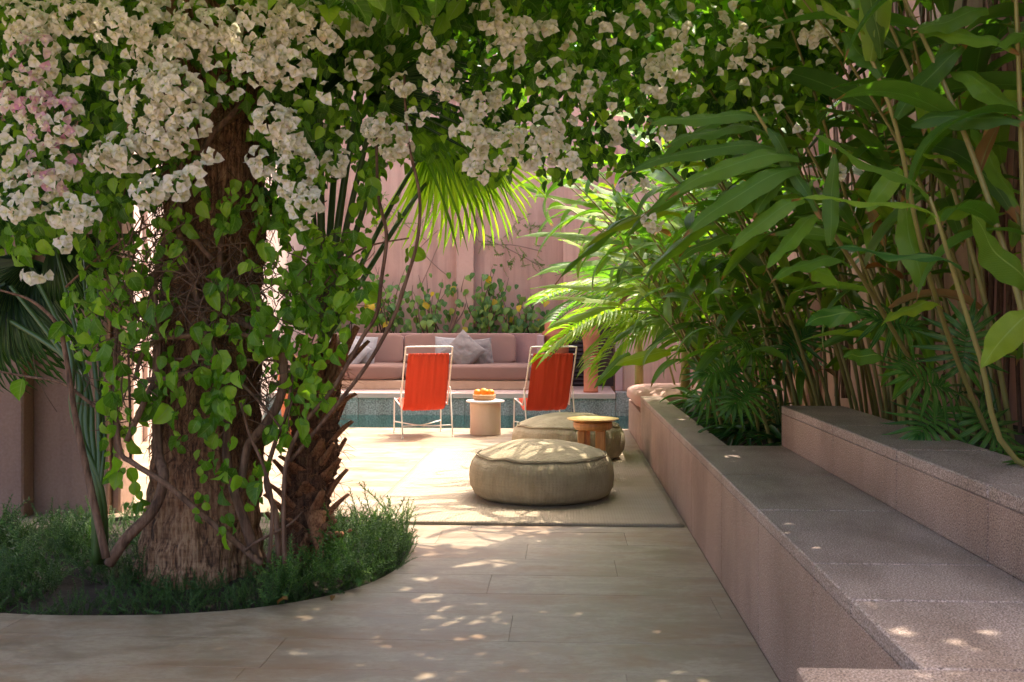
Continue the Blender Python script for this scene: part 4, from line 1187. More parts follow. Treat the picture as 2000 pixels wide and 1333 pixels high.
# tangle of thin twigs on the trunk
tw = MB()
for k in range(420):
    cu, cv = random.choice([(350, 520), (370, 560), (300, 620), (430, 500), (290, 480), (480, 560), (400, 620), (250, 600), (560, 560), (620, 560), (520, 760), (260, 700), (230, 760)])
    u_, v_ = cu + random.gauss(0, 40), cv + random.gauss(0, 45); a = random.uniform(0, PI); Lp = random.uniform(40, 110)
    Y_ = random.uniform(3.98, 4.3)
    P_ = [W(u_ + Lp * t * math.cos(a) + 12 * math.sin(3 * t + k), v_ + Lp * t * math.sin(a) + 10 * math.cos(2.3 * t + k), Y_ + .03 * math.sin(2 * t + k)) for t in np.linspace(-.5, .5, 5)]
    tw.tube([tv.matrix_basis.inverted() @ p_ for p_ in P_], random.uniform(.0012, .003), 4, False, 2)
o = tw.build('twigs', M['stem_tan'], tv, True); o['kind'] = 'stuff'
# vine leaves
LC = [(520, 560, 30, 120, 20), (610, 640, 70, 80, 40), (560, 700, 50, 60, 22), (670, 520, 50, 80, 28), (500, 640, 24, 60, 12), (300, 560, 50, 70, 20), (380, 780, 60, 90, 18), (440, 700, 40, 80, 16), (190, 600, 60, 80, 24), (600, 500, 50, 80, 46), (640, 560, 60, 70, 46), (590, 640, 70, 60, 44), (540, 480, 40, 80, 26), (530, 600, 40, 60, 22), (650, 470, 50, 50, 24), (600, 760, 50, 50, 26), (560, 830, 40, 40, 14), (620, 740, 30, 30, 10), (690, 560, 36, 60, 18), (720, 400, 20, 60, 8),
      (715, 620, 22, 24, 6), (720, 350, 30, 36, 12), (700, 450, 20, 30, 6), (780, 400, 14, 20, 3), (800, 500, 12, 20, 3), (560, 350, 40, 60, 16),
      (300, 640, 60, 60, 26), (240, 560, 60, 60, 30), (200, 500, 60, 50, 26), (150, 640, 40, 40, 14), (200, 690, 50, 50, 20), (260, 760, 60, 50, 24), (205, 770, 30, 40, 10), (230, 840, 40, 40, 14), (130, 590, 30, 30, 8), (60, 470, 60, 40, 18), (40, 740, 14, 14, 2), (170, 430, 60, 30, 20), (300, 470, 50, 50, 22), (340, 430, 40, 30, 14), (350, 500, 26, 26, 6),
      (440, 580, 40, 40, 14), (430, 560, 30, 40, 10), (430, 640, 36, 26, 10), (330, 700, 30, 40, 9), (400, 710, 26, 30, 8), (430, 770, 34, 40, 14), (390, 650, 24, 24, 6), (460, 790, 30, 20, 8), (420, 840, 40, 36, 10), (350, 850, 24, 24, 4), (410, 910, 36, 36, 10), (500, 960, 26, 36, 6), (275, 990, 16, 30, 3), (440, 930, 40, 24, 6), (390, 980, 24, 20, 5), (440, 1020, 26, 22, 5), (540, 830, 26, 26, 8), (390, 400, 60, 40, 16), (470, 380, 30, 40, 12), (440, 430, 34, 24, 8),
      (250, 960, 30, 50, 8), (225, 900, 20, 30, 6), (560, 420, 50, 40, 14), (480, 500, 20, 30, 4), (330, 780, 30, 30, 5), (520, 900, 24, 30, 5)]
P = []
for (cu, cv, ru, rv, k) in LC:
    k = int(k * (1.25 if 320 < cu < 510 else 1.25))
    a = rng.uniform(0, 2 * PI, k); rr = np.sqrt(rng.random(k))
    uu, vv = cu + ru * rr * np.cos(a), cv + rv * rr * np.sin(a)
    P.append(WV(uu, vv, rng.uniform(3.92, 4.14, k) if 320 < cu < 510 else rng.uniform(3.9, 4.3, k)))
P = np.concatenate(P); n_ = len(P)
d = rdir(n_) * .6 + np.array([0, -.15, -.9]); nr = rdir(n_) * 1.3 + np.array([0, -1, .35])
R = frames(d, nr); s = np.where(rng.random(n_) < .2, rng.uniform(.07, .1, n_), rng.uniform(.03, .068, n_)) * np.where(P[:, 1] < 4.1, 1, .9); wh = rng.integers(0, 3, n_)
fr = np.zeros(n_, bool); fr[np.argsort(P[:, 1])[:300]] = True
vl = [mesh_of(t, [M['vine_leaf']], 'leaf') for t in vine_T]
singles('leaf', vl, P[fr], R[fr], s[fr], wh[fr], tv)
stuff_part('foliage', vine_T, P[~fr], R[~fr], s[~fr], wh[~fr], M['vine_leaf'], parent=tv)
print('vine leaves', n_)

# ------------------------------------------------------------------ palm trunks
def trunk_mesh(base, top, r_of, n=144, m=260, amp=.008, seed=0, lean=None):
    vs, fs, uv = [], [], []
    for j in range(m + 1):
        t = j / m
        c = Vector(base).lerp(Vector(top), t)
        for i in range(n):
            a = 2 * PI * i / n
            r = r_of(t, a)
            rg = amp * .5 * math.sin(t * 210 + 1.5 * noise.noise(Vector((math.cos(a) * 2, math.sin(a) * 2, t * 6 + seed))))
            rr = r + amp * noise.noise(Vector((math.cos(a) * 9, math.sin(a) * 9, t * 9 + seed))) + rg + amp * 1.6 * noise.noise(Vector((math.cos(a) * 2.5, math.sin(a) * 2.5, t * 14 + seed)))
            rr += amp * .55 * math.sin(a * 34 + 3 * noise.noise(Vector((a * 2, t * 20, seed))))
            vs.append((c.x + rr * math.cos(a), c.y + rr * math.sin(a), c.z)); uv.append((i / n, t))
    for j in range(m):
        for i in range(n):
            fs.append((j * n + i, j * n + (i + 1) % n, (j + 1) * n + (i + 1) % n, (j + 1) * n + i))
    return MB().add(vs, fs, uv)
bp_ = G(400, 1108)
pt = empty('palm_tree', (bp_.x, 4.45, -.05)); tag(pt, 'thick old palm trunk wrapped in vine stems, flaring at its base', 'palm tree')
def rt(t, a):
    fl = math.exp(-t * 3.6 / .30)
    return .218 + .085 * fl * (1 + .55 * math.cos(a - PI * 1.08)) - .02 * t
trunk_mesh((.035, 0, -.04), (.10, .02, 3.5), rt, amp=.010).build('trunk', M['bark'], pt, True)
# skirt of fibres on upper trunk
fb_ = MB()
for k in range(1500):
    a = random.uniform(PI * .95, PI * 2.05); z = random.uniform(.55, 2.3); r = .215
    p0 = Vector((r * math.cos(a) + .035 + .02 * z, r * math.sin(a) + .01, z)); an = random.uniform(-1, 1)
    L = random.uniform(.06, .22)
    p1 = p0 + Vector((math.cos(a) * random.uniform(0, .05) - math.sin(a) * L * math.sin(an), math.sin(a) * random.uniform(0, .05) + math.cos(a) * L * math.sin(an), -L * math.cos(an) * .8))
    mid = (p0 + p1) / 2 + Vector((math.cos(a), math.sin(a), 0)) * .02
    fb_.tube([p0, mid, p1], [.002, .0016, .0008], 4, False, 2)
o = fb_.build('trunk_fibres', M['fibre_bark'], pt, True); o['kind'] = 'stuff'

# small fan palm with leaf boots
fbase = G(592, 1098)
fp_ = empty('fan_palm', (fbase.x, 4.62, -.04)); tag(fp_, 'shaggy fan palm with broken leaf stubs on its trunk', 'palm tree')
top_c = W(628, 690, 4.65) - Vector((fbase.x, 4.62, 0))
trunk_mesh((0, 0, 0), (top_c.x, .05, top_c.z + .08), lambda t, a: .10 + .03 * math.exp(-t * 9) + .012 * math.sin(3 * a + 14 * t), 48, 90, .012, 4).build('trunk', M['fibre_bark'], fp_, True)
def boot(L, w0, w1, th, bend):
    vs, fs = [], []
    ns = 6
    for j in range(ns + 1):
        q = j / ns; wd = w0 * (1 - q) ** 1.3 + w1; y = L * q; z = -bend * q * q * L
        for (sx, sz) in ((-1, .15), (-.5, .55), (0, .75), (.5, .55), (1, .15), (0, -.5)):
            vs.append((sx * wd / 2, y, z + sz * th * (1 - .5 * q)))
    for j in range(ns):
        for i in range(6):
            fs.append((j * 6 + i, j * 6 + (i + 1) % 6, (j + 1) * 6 + (i + 1) % 6, (j + 1) * 6 + i))
    fs.append(tuple(range(6))[::-1]); fs.append(tuple(ns * 6 + i for i in range(6)))
    return MB().add(vs, fs)
for k in range(46):
    t = .06 + .9 * k / 46; a = k * 2.4 + .3
    c = Vector((0, 0, 0)).lerp(Vector((top_c.x, .05, top_c.z + .06)), t)
    out = Vector((math.cos(a), math.sin(a), 0)); up = random.uniform(.9, 2.2)
    d_ = (out + Vector((0, 0, up))).normalized()
    L = random.uniform(.11, .19) if t < .75 else random.uniform(.17, .28)
    b = boot(L, random.uniform(.075, .11), random.uniform(.02, .036), .028, random.uniform(-.35, .1)).build('leaf_stub', M['boot'], fp_, True)
    x_ = d_.cross(out).normalized(); z_ = x_.cross(d_)
    m4 = Matrix((x_, d_, z_)).transposed().to_4x4(); m4.translation = c + out * .07
    b.matrix_local = m4
# particular stubs leaning to the right in the picture
def stub_px(p0, p1, wd):
    a_, b_ = [fp_.matrix_basis.inverted() @ W(*q) for q in (p0, p1)]
    d_ = (b_ - a_); L = d_.length; d_.normalize(); x_ = d_.cross(Vector((.3, -1, .2))).normalized(); z_ = x_.cross(d_)
    o = boot(L, wd, wd * .45, .03, -.12).build('leaf_stub', M['boot'], fp_, True)
    m4 = Matrix((x_, d_, z_)).transposed().to_4x4(); m4.translation = a_; o.matrix_local = m4
stub_px((632, 760, 4.5), (700, 634, 4.45), .06); stub_px((630, 790, 4.48), (682, 668, 4.42), .06); stub_px((640, 770, 4.46), (668, 716, 4.4), .045)
stub_px((628, 905, 4.5), (654, 862, 4.45), .03); stub_px((620, 1040, 4.5), (662, 1012, 4.4), .04); stub_px((610, 1050, 4.5), (678, 1042, 4.4), .05); stub_px((616, 1000, 4.5), (625, 1095, 4.38), .07)
ff = MB()
for k in range(700):
    t = random.random(); a = random.uniform(0, 2 * PI)
    c = Vector((0, 0, 0)).lerp(Vector((top_c.x, .05, top_c.z)), t); out = Vector((math.cos(a), math.sin(a), 0))
    p0 = c + out * .09; L = random.uniform(.04, .14)
    p1 = p0 + out * random.uniform(.01, .05) + Vector((random.uniform(-1, 1), random.uniform(-1, 1), random.uniform(-1.2, .6))) * L * .7
    ff.tube([p0, (p0 + p1) / 2 + out * .01, p1], [.0016, .0014, .0007], 3, False, 1)
o = ff.build('trunk_fibres', M['boot'], fp_, True); o['kind'] = 'stuff'

def fan_blade(nseg=26, L=.7, spread=2.6, droop=.7, seed=0, wd=.025):
    t = MB(); rnd = random.Random(seed)
    for k in range(nseg):
        a = -spread / 2 + spread * k / (nseg - 1) + rnd.uniform(-.02, .02)
        Lk = L * (.78 + .22 * math.cos(a * .6)) * rnd.uniform(.93, 1.04)
        ns = 7; vs, uv, fs = [], [], []
        for j in range(ns + 1):
            q = j / ns
            w_ = wd * (.25 + 1.1 * math.sin(PI * min(1, q * 1.25 + .06) ** .9)) if q < .78 else wd * 1.2 * (1 - q) / .3
            w_ = max(w_, .0012)
            r = Lk * q; dz = -droop * Lk * q ** 2.3 + .04 * math.sin(a * 2)
            r2 = Lk * (q - .35 * droop * q ** 3)
            for i, s_ in enumerate((-1, 0, 1)):
                x = s_ * w_ / 2
                vs.append((r2 * math.sin(a) + x * math.cos(a), r2 * math.cos(a) - x * math.sin(a), dz + (abs(s_) * w_ * .35))); uv.append((.5 + .5 * s_, q))
        for j in range(ns):
            for i in range(2): fs.append((j * 3 + i, j * 3 + i + 1, (j + 1) * 3 + i + 1, (j + 1) * 3 + i))
        t.add(vs, fs, uv)
    return t
def fan_leaf(parent, base, hub, tipdir, mat, seed, L=.7, spread=2.6, droop=.7, nrm=(0, -.5, 1), pr=.014, nseg=26, sag=.05):
    inv = parent.matrix_basis.inverted()
    mid = (Vector(base) + Vector(hub)) / 2 + Vector((0, 0, sag))
    MB().tube([inv @ Vector(base), inv @ mid, inv @ Vector(hub)], [pr * 1.3, pr, pr * .6], 8, True, 6).build('petiole', M['petiole'], parent, True)
    b = fan_blade(nseg, L, spread, droop, seed).build('fan_blade', mat, parent, True)
    R_ = frames(np.array([tipdir], float), np.array([nrm], float))[0]
    m4 = Matrix([[*R_[0], 0], [*R_[1], 0], [*R_[2], 0], [0, 0, 0, 1]]); m4.translation = Vector(hub)
    b.matrix_local = inv @ m4
fc = Vector((fbase.x + top_c.x, 4.66, top_c.z + .02))
fan_leaf(fp_, fc, W(850, 255, 5.5), (.5, .3, -.75), M['palm_lit'], 1, .78, 2.3, .35, (.1, -1, .3), .012, 30)
fan_leaf(fp_, fc + Vector((0, -.02, .0)), W(905, 262, 5.9), (.55, .2, -.7), M['palm_lit'], 5, .74, 2.1, .3, (.0, -1, .35), .012, 28)
fan_leaf(fp_, fc, W(700, 180, 4.6), (.2, -.2, 1), M['palm_leaf'], 2, .6, 2.4, .5, (0, -1, .2), .018)
fan_leaf(fp_, fc, W(770, 240, 4.8), (1, .1, .2), M['palm_leaf'], 3, .7, 2.4, .8, (0, -.6, 1), .015)
fan_leaf(fp_, fc, W(625, 200, 4.5), (-.4, .2, .9), M['palm_dark'], 4, .6, 2.4, .6, (0, -1, .4), .018)
fan_leaf(fp_, fc, W(670, 120, 4.9), (.1, .4, .9), M['palm_dark'], 6, .6, 2.4, .6, (0, -1, .4), .016)
fan_leaf(fp_, fc, W(735, 200, 4.45), (.5, -.3, .6), M['palm_dark'], 7, .55, 2.4, .8, (0, -.8, 1), .014)
fan_leaf(fp_, fc, W(600, 270, 4.7), (-.6, .3, .3), M['palm_dark'], 8, .6, 2.4, .9, (0, -.6, 1), .014)

# left palm: bunch of long petioles and drooping dark fans
lpb = G(198, 1096)
lp = empty('left_palm', (lpb.x, 4.2, -.03)); lp.name = 'young_fan_palm'; tag(lp, 'clump of green spiny palm stems in front of the shaded left wall', 'palm')
for k, (u1, v1, u2, v2, r_) in enumerate([(150, 760, 20, 560, .016), (160, 760, 60, 520, .015), (172, 780, 110, 480, .013), (142, 740, -30, 600, .016), (186, 760, 150, 430, .012), (196, 800, 190, 380, .010), (135, 700, 40, 500, .012)]):
    px_tube([(196 + 3 * k - 9, 1100, 4.15 + .02 * k), (182 + 3 * k, 960, 4.15), (u1 + 8, (v1 + 960) / 2 - 20, 4.2), (u1, v1 - 30, 4.25), (u2, v2, 4.35 + .03 * k)], [r_ * 1.15, r_, r_, r_ * .9, r_ * .6], M['petiole'], 'petiole', lp, 8, 5, .006)
for k, (u_, v_, d_) in enumerate([(20, 560, (-.2, -.3, -1)), (60, 520, (-.5, -.2, -.8)), (110, 480, (.5, .0, -.4)), (-30, 600, (-.2, 0, -1)), (0, 470, (-.6, -.1, -.3)), (40, 500, (.1, -.4, -.9))]):
    b = fan_blade(24, .5 if k != 2 else .42, 2.2, .5, 20 + k, .026).build('fan_blade', M['palm_dark'], lp, True)
    R_ = frames(np.array([d_], float), np.array([(0, -1, .4)], float))[0]
    m4 = Matrix([[*R_[0], 0], [*R_[1], 0], [*R_[2], 0], [0, 0, 0, 1]]); m4.translation = W(u_, v_, 4.4 + .03 * k)
    b.matrix_local = lp.matrix_basis.inverted() @ m4

# ------------------------------------------------------------------ herbs in the round bed
def sprig(seed, nl=46, L=1.0):
    rnd = random.Random(seed); t = MB()
    pts = [Vector((0, 0, 0))]; d_ = Vector((rnd.uniform(-.3, .3), rnd.uniform(-.3, .3), 1)).normalized()
    for k in range(6):
        d_ = (d_ + Vector((rnd.uniform(-.25, .25), rnd.uniform(-.25, .25), -.06))).normalized(); pts.append(pts[-1] + d_ * L / 6)
    t.tube(pts, [.012, .01, .009, .008, .007, .005, .003], 3, False, 1)
    for k in range(nl):
        q = .1 + .9 * k / nl; f = q * 6; i = min(5, int(f)); p_ = pts[i].lerp(pts[i + 1], f - i)
        a = k * 2.4; dd = (Vector((math.cos(a), math.sin(a), .55))).normalized(); Ln = .12 * (1.15 - .5 * q)
        sd_ = dd.cross(Vector((0, 0, 1))).normalized() * .016
        t.add([p_ - sd_, p_ + sd_, p_ + dd * Ln + sd_ * .3, p_ + dd * Ln - sd_ * .3 ], [(0, 1, 2, 3)], [(0, 0), (1, 0), (1, 1), (0, 1)])
    return t
sprigs = [sprig(i) for i in range(6)]
def herbs(n_, test, hs):
    P, S = [], []
    while len(P) < n_:
        D = rng.uniform(3.85, 5.95); r = rng.uniform(-2.6, -.4); x, y = fw(r, D)
        if not in_bed(x, y, -.01): continue
        h = hs(r, D)
        if h <= 0 or not test(r, D): continue
        P.append((x, y, -.03 + h * rng.uniform(0, .6))); S.append(h * rng.uniform(.5, 1.1) * (1.45 if rng.random() < .04 else 1))
    return np.array(P), np.array(S)
def put_herbs(name, P, S, parent=None, mat='herb'):
    n_ = len(P); up = rdir(n_) * .55 + np.array([0, -.12, .85])
    Z = up / np.linalg.norm(up, axis=1, keepdims=True)
    X = np.cross(Z, rdir(n_)); X /= np.linalg.norm(X, axis=1, keepdims=True); Yv = np.cross(Z, X)
    R = np.stack([X, Yv, Z], axis=2)
    return join(name, sprigs, P, R, S, rng.integers(0, 6, n_), M[mat], None)
def hmap(r, D):
    nz_ = noise.noise(Vector((r * 4.2, D * 4.2, 2.0)))
    if nz_ < -.08 and math.hypot(r + 1.30, D - 4.45) > .42: return 0
    base = .075 + .12 * max(0, nz_)
    if r < -1.75: base = .10 + .17 * max(0, nz_ + .1)
    elif -1.75 <= r < -1.5: base = .13
    if D > 5.2: base *= .8
    # clear of the trunks
    if math.hypot(r + 1.30, D - 4.45) < .42 and D < 4.45: base = max(base, .09)
    for (cx, cy, cr) in ((-1.33, 4.55, .30), (-.95, 4.72, .13)):
        if (r - cx) ** 2 + (D - cy) ** 2 < cr ** 2: return 0
    if abs(r + 1.38) < .35 and D < 4.3: base = min(base, .10)
    return base
P, S = herbs(3400, lambda r, D: not (r > -.88 and 4.1 < D < 5.4), hmap)
o = put_herbs('ground_cover', P, S); 
o['kind'] = 'stuff'; tag(o, 'low rosemary-like ground cover filling the round bed', 'ground cover')
rim_P, rim_S = [], []
for (x, y) in bed_outline(420, -.03):
    D = CY * y - SY * x; r = CY * x + SY * y
    if D > 5.4: continue
    for _ in range(3):
        if noise.noise(Vector((x * 4, y * 4, 0))) < -.18 and random.random() < .6: continue
        rim_P.append((x + random.gauss(0, .012), y + random.gauss(.02, .012), -.02)); rim_S.append(random.uniform(.05, .12))
P2_, S2_ = np.array(rim_P), np.array(rim_S)
o2 = put_herbs('ground_cover', P2_, S2_); o2['kind'] = 'stuff'; tag(o2, 'low trailing herb sprigs along the paved rim of the round bed', 'ground cover')
P, S = herbs(620, lambda r, D: r > -.95 and 4.0 < D < 5.4, lambda r, D: 0 if r > -.50 else .17 * max(.30, 1 - ((r + .70) / .36) ** 2 * .6) * (1 + .9 * noise.noise(Vector((r * 6, D * 6, 7)))))
rb = put_herbs('rosemary_bush', P, S, mat='herb_fresh')
tag(rb, 'bright green rosemary bush at the right edge of the round bed', 'bush')
for k in range(9):
    pass

# ------------------------------------------------------------------ ginger plants
def gleaf(droop, twist, wave, w_=.165, fold=.16):
    return leaf(1, w_, 12, 2, 'lance', droop, fold, twist, wave, stalk=0)
ging_T = [gleaf(.25, .2, .06), gleaf(.45, -.4, .08), gleaf(.7, .5, .05), gleaf(.9, -.2, .1), gleaf(.35, .8, .1), gleaf(.55, 0, .04, .18), gleaf(.15, -.3, .05, .14)]
ging_me = {k: [mesh_of(t, [M[k]], 'leaf') for t in ging_T] for k in ('ginger_leaf', 'ginger_lit', 'dry_leaf')}
def ginger(loc, label, canes, key='ginger_leaf', lean=(-.55, -.1), H=(1.9, 2.6), L=(.42, .62), nleaf=(8, 11), start=.35, spread=.16, seed=0, leafdir=None):
    rnd = random.Random(seed)
    t = empty('ginger_plant', loc); tag(t, label, 'plant', 'ginger plants in the planter along the right wall')
    for c in range(canes):
        h = rnd.uniform(*H)
        bx_, by_ = rnd.gauss(0, spread), rnd.gauss(0, spread)
        if loc[1] < 5.4: bx_ = max(bx_, 1.47 - loc[0])
        lx, ly = lean[0] + rnd.gauss(0, .20), lean[1] + rnd.gauss(0, .22)
        pts = []
        for k in range(8):
            q = k / 7
            pts.append(Vector((bx_ + lx * h * (q * .35 + q * q * .45), by_ + ly * h * (q * .35 + q * q * .45), h * (q - .10 * abs(lx) * q * q * 2))))
        MB().tube(pts, [.011, .011, .010, .009, .008, .0065, .005, .003], 7, False, 3).build('cane', M['green_stem'], t, True)
        nl = rnd.randint(*nleaf); az0 = rnd.uniform(0, PI)
        for k in range(nl):
            q = start + (1 - start) * (k + .5) / nl
            f = q * 7; i = min(6, int(f)); p_ = pts[i].lerp(pts[i + 1], f - i); tg = (pts[i + 1] - pts[i]).normalized()
            sd_ = Vector((math.cos(az0), math.sin(az0), 0)) * (1 if k % 2 else -1) + Vector((rnd.gauss(0, .25), rnd.gauss(0, .25), 0))
            sd_ = (sd_ - tg * sd_.dot(tg)).normalized()
            up_ = rnd.uniform(.35, .95) if k < nl - 2 else 1.3
            d_ = (sd_ + tg * up_ + Vector((-.15, -.08, 0))).normalized()
            nr_ = (tg - d_ * tg.dot(d_)) + Vector((rnd.gauss(0, .25), rnd.gauss(0, .25), .25))
            R_ = frames(np.array([d_]), np.array([nr_]))[0]
            s_ = rnd.uniform(*L) * (.75 + .4 * math.sin(PI * min(1, (k + 1) / nl * .9)))
            m4 = Matrix([[*(R_[0] * s_), p_.x], [*(R_[1] * s_), p_.y], [*(R_[2] * s_), p_.z], [0, 0, 0, 1]])
            kk = key if rnd.random() > .02 else 'dry_leaf'
            if kk == 'ginger_leaf' and rnd.random() < .12: kk = 'ginger_lit'
            link('leaf', ging_me[kk][rnd.randrange(7)], None, t, m4)
    return t
ginger((1.80, 4.35, .58), 'ginger plant nearest the camera, its tall canes rising above the upper granite tier', 9, lean=(-.22, -.05), H=(1.9, 2.6), L=(.46, .66), nleaf=(6, 8), start=.38, seed=1)
ginger((1.74, 5.10, .58), 'ginger plant at the far end of the upper granite tier', 9, lean=(-.26, .0), H=(1.8, 2.5), L=(.44, .62), nleaf=(6, 9), seed=2)
ginger((1.60, 5.75, .37), 'ginger plant just behind the corner of the upper tier with long dark leaves', 10, lean=(-.36, -.05), H=(2.0, 2.6), L=(.44, .62), nleaf=(8, 10), start=.34, seed=3)
ginger((1.45, 6.35, .37), 'ginger plant above the strap-leaved clump on the low bench', 11, lean=(-.42, -.05), H=(1.7, 2.4), L=(.36, .54), nleaf=(10, 13), start=.22, seed=4)
ginger((1.35, 6.95, .37), 'ginger plant half way along the planter with leaves leaning over the path', 11, 'ginger_leaf', (-.45, -.05), (1.5, 2.3), (.32, .5), (10, 13), .20, seed=5)
ginger((1.30, 7.6, .37), 'bright green ginger plant leaning out towards the far pouf', 11, 'ginger_lit', (-.50, -.05), (1.4, 2.2), (.32, .48), (10, 13), .22, seed=6)
ginger((1.30, 8.3, .37), 'yellow-green sunlit ginger plant above the end of the planter', 11, 'ginger_lit', (-.55, -.05), (1.4, 2.3), (.32, .48), (10, 13), .25, seed=7)
ginger((1.75, 7.9, .37), 'tall ginger plant close to the wall behind the sunlit ones', 8, 'ginger_lit', (-.45, 0), (2.3, 3.0), (.42, .56), (8, 10), .4, seed=9)
ginger((1.80, 6.5, .37), 'tall dark ginger plant close to the wall', 8, 'ginger_leaf', (-.38, -.1), (2.3, 3.0), (.46, .62), (8, 10), .4, seed=10)
ginger((1.85, 3.35, .58), 'ginger plant at the right edge of the picture', 6, 'ginger_leaf', (-.12, .1), (1.9, 2.5), (.46, .62), (6, 8), .35, seed=11)
ginger((1.25, 5.95, .37), 'low young ginger plant with fresh leaves just above the strap-leaved clump', 9, 'ginger_leaf', (-.45, -.15), (.9, 1.5), (.26, .40), (7, 9), .3, spread=.2, seed=21)
ginger((1.15, 6.9, .37), 'low young ginger plant leaning over the middle of the planter edge', 9, 'ginger_lit', (-.45, -.1), (.9, 1.5), (.26, .40), (7, 9), .3, spread=.2, seed=22)
ginger((1.75, 4.75, .58), 'short ginger plant with small leaves between the tall canes of the upper tier', 8, 'ginger_leaf', (-.2, -.1), (.8, 1.4), (.28, .42), (6, 8), .3, spread=.2, seed=23)
ginger((1.5, 9.9, .0), 'sunlit ginger plant beside the pool behind the blush cushion', 9, 'ginger_lit', (-.45, -.1), (2.0, 2.7), (.40, .54), (8, 10), .4, seed=12)

# foreground single leaning canes of the near plant, long leaves laid across the frame
fg = empty('leaning_ginger', (1.62, 3.4, .6)); tag(fg, 'leaning ginger cane with long pale leaves across the right side of the picture', 'plant')
px_tube([Vector((1.75, 3.1, .58)), (1985, 900, 3.12), (1915, 700, 3.08), (1865, 540, 3.04), (1833, 440, 3.0), (1815, 385, 3.0)], [.009, .009, .008, .007, .006, .004], M['green_stem'], 'cane', fg, 8, 4, .004)
px_tube([Vector((1.62, 4.3, .58)), (1770, 690, 4.1), (1680, 540, 3.8), (1590, 400, 3.5), (1520, 290, 3.35), (1470, 210, 3.3)], [.009, .009, .008, .007, .006, .004], M['green_stem'], 'cane', fg, 8, 4, .004)
px_tube([Vector((1.62, 3.9, .58)), (1865, 690, 3.75), (1800, 480, 3.5), (1750, 250, 3.35), (1690, 90, 3.3), (1650, 20, 3.3)], [.009, .009, .008, .007, .006, .004], M['green_stem'], 'cane', fg, 8, 4, .004)
def long_leaf(p0, p1, wpx, mid=0.0, key='ginger_leaf', face=(0, -1, .6), sag=.1, twist=0.0, plant=None):
    plant = plant or fg
    a_, b_ = W(*p0), W(*p1); ax = b_ - a_; L = ax.length; ax.normalize()
    wd = wpx / F * (p0[2] + p1[2]) / 2
    nf = Vector(face); nf = (nf - ax * nf.dot(ax)).normalized(); sx = ax.cross(nf)
    ns = 18; vs, uv, fs = [], [], []
    inv = plant.matrix_basis.inverted()
    for j in range(ns + 1):
        q = j / ns
        w_ = max(.012, (math.sin(PI * (q * .96 + .04) ** .85) ** .8)) * wd / 2 if j < ns else .0006
        c = a_ + ax * L * q + Vector((0, 0, 1)) * (sag * L * 4 * q * (1 - q)) + nf * .01 * math.sin(q * 9)
        tw_ = twist * (q - .3)
        s2 = sx * math.cos(tw_) + nf * math.sin(tw_); n2 = nf * math.cos(tw_) - sx * math.sin(tw_)
        for i in (-2, -1, 0, 1, 2):
            f_ = i / 2; p_ = c + s2 * w_ * f_ + n2 * (-abs(f_) * w_ * .35) + n2 * (.006 * math.sin(q * 23 + 2 * f_)) * abs(f_)
            vs.append(inv @ p_); uv.append((.5 + .5 * f_, q))
    for j in range(ns):
        for i in range(4): fs.append((j * 5 + i, j * 5 + i + 1, (j + 1) * 5 + i + 1, (j + 1) * 5 + i))
    MB().add(vs, fs, uv).build('leaf', M[key], plant, True)
long_leaf((1815, 385, 3.0), (1570, 262, 2.9), 46, key='ginger_lit', sag=.04, face=(0, -.6, 1))
long_leaf((1835, 425, 3.0), (1545, 396, 2.9), 34, sag=.07, face=(0, -.35, 1))
long_leaf((1878, 522, 3.0), (1615, 490, 2.9), 34, sag=.05, key='split', face=(0, -.5, 1))
long_leaf((2010, 560, 3.0), (1890, 415, 2.9), 75, key='ginger_lit', sag=-.02)
long_leaf((2020, 610, 2.9), (1915, 722, 2.8), 62, key='ginger_lit', sag=.08)
long_leaf((1700, 120, 3.3), (1735, -160, 3.2), 62, key='ginger_lit', sag=0)
long_leaf((1720, 115, 3.3), (1690, -100, 3.2), 36, key='ginger_lit', sag=0)
long_leaf((1700, 80, 3.3), (1560, -40, 3.2), 22, key='ginger_lit', sag=.02)
long_leaf((1750, 232, 3.3), (1890, 90, 3.35), 44, sag=.08)
long_leaf((1780, 245, 3.3), (2010, 250, 3.2), 50, sag=.10)
long_leaf((1720, 150, 3.3), (1640, 60, 3.4), 40, sag=.03)
long_leaf((1790, 70, 3.4), (1990, 110, 3.2), 44, sag=.12)
long_leaf((1860, 140, 3.4), (2030, 260, 3.2), 52, sag=.08)
long_leaf((1960, 80, 3.2), (2050, 40, 3.0), 90, key='ginger_lit', sag=.02)
long_leaf((1930, 20, 3.3), (1780, 70, 3.3), 44, sag=.05)
long_leaf((1560, 330, 3.3), (1330, 470, 3.2), 48, sag=.08)
long_leaf((1560, 310, 3.3), (1300, 395, 3.25), 42, sag=.12)
long_leaf((1540, 300, 3.4), (1210, 350, 3.3), 33, sag=.10)
long_leaf((1570, 390, 3.3), (1420, 500, 3.3), 36, sag=.10)
long_leaf((1500, 235, 3.4), (1250, 250, 3.4), 30, sag=.06)
long_leaf((1545, 310, 3.35), (1470, 430, 3.3), 30, sag=.03)
long_leaf((1500, 250, 3.3), (1600, 430, 3.3), 30, sag=.05)
long_leaf((1620, 480, 3.4), (1630, 290, 3.4), 33, sag=0)
long_leaf((1640, 560, 3.5), (1560, 520, 3.4), 40, sag=.1)
long_leaf((1680, 620, 3.5), (1570, 640, 3.4), 44, sag=.12, key='split')
long_leaf((1725, 700, 3.5), (1645, 700, 3.4), 34, sag=.06, twist=.6, key='ginger_lit')
long_leaf((1760, 330, 3.4), (1690, 420, 3.4), 40, sag=.05)
long_leaf((1800, 560, 3.5), (1760, 380, 3.5), 50, sag=.0)
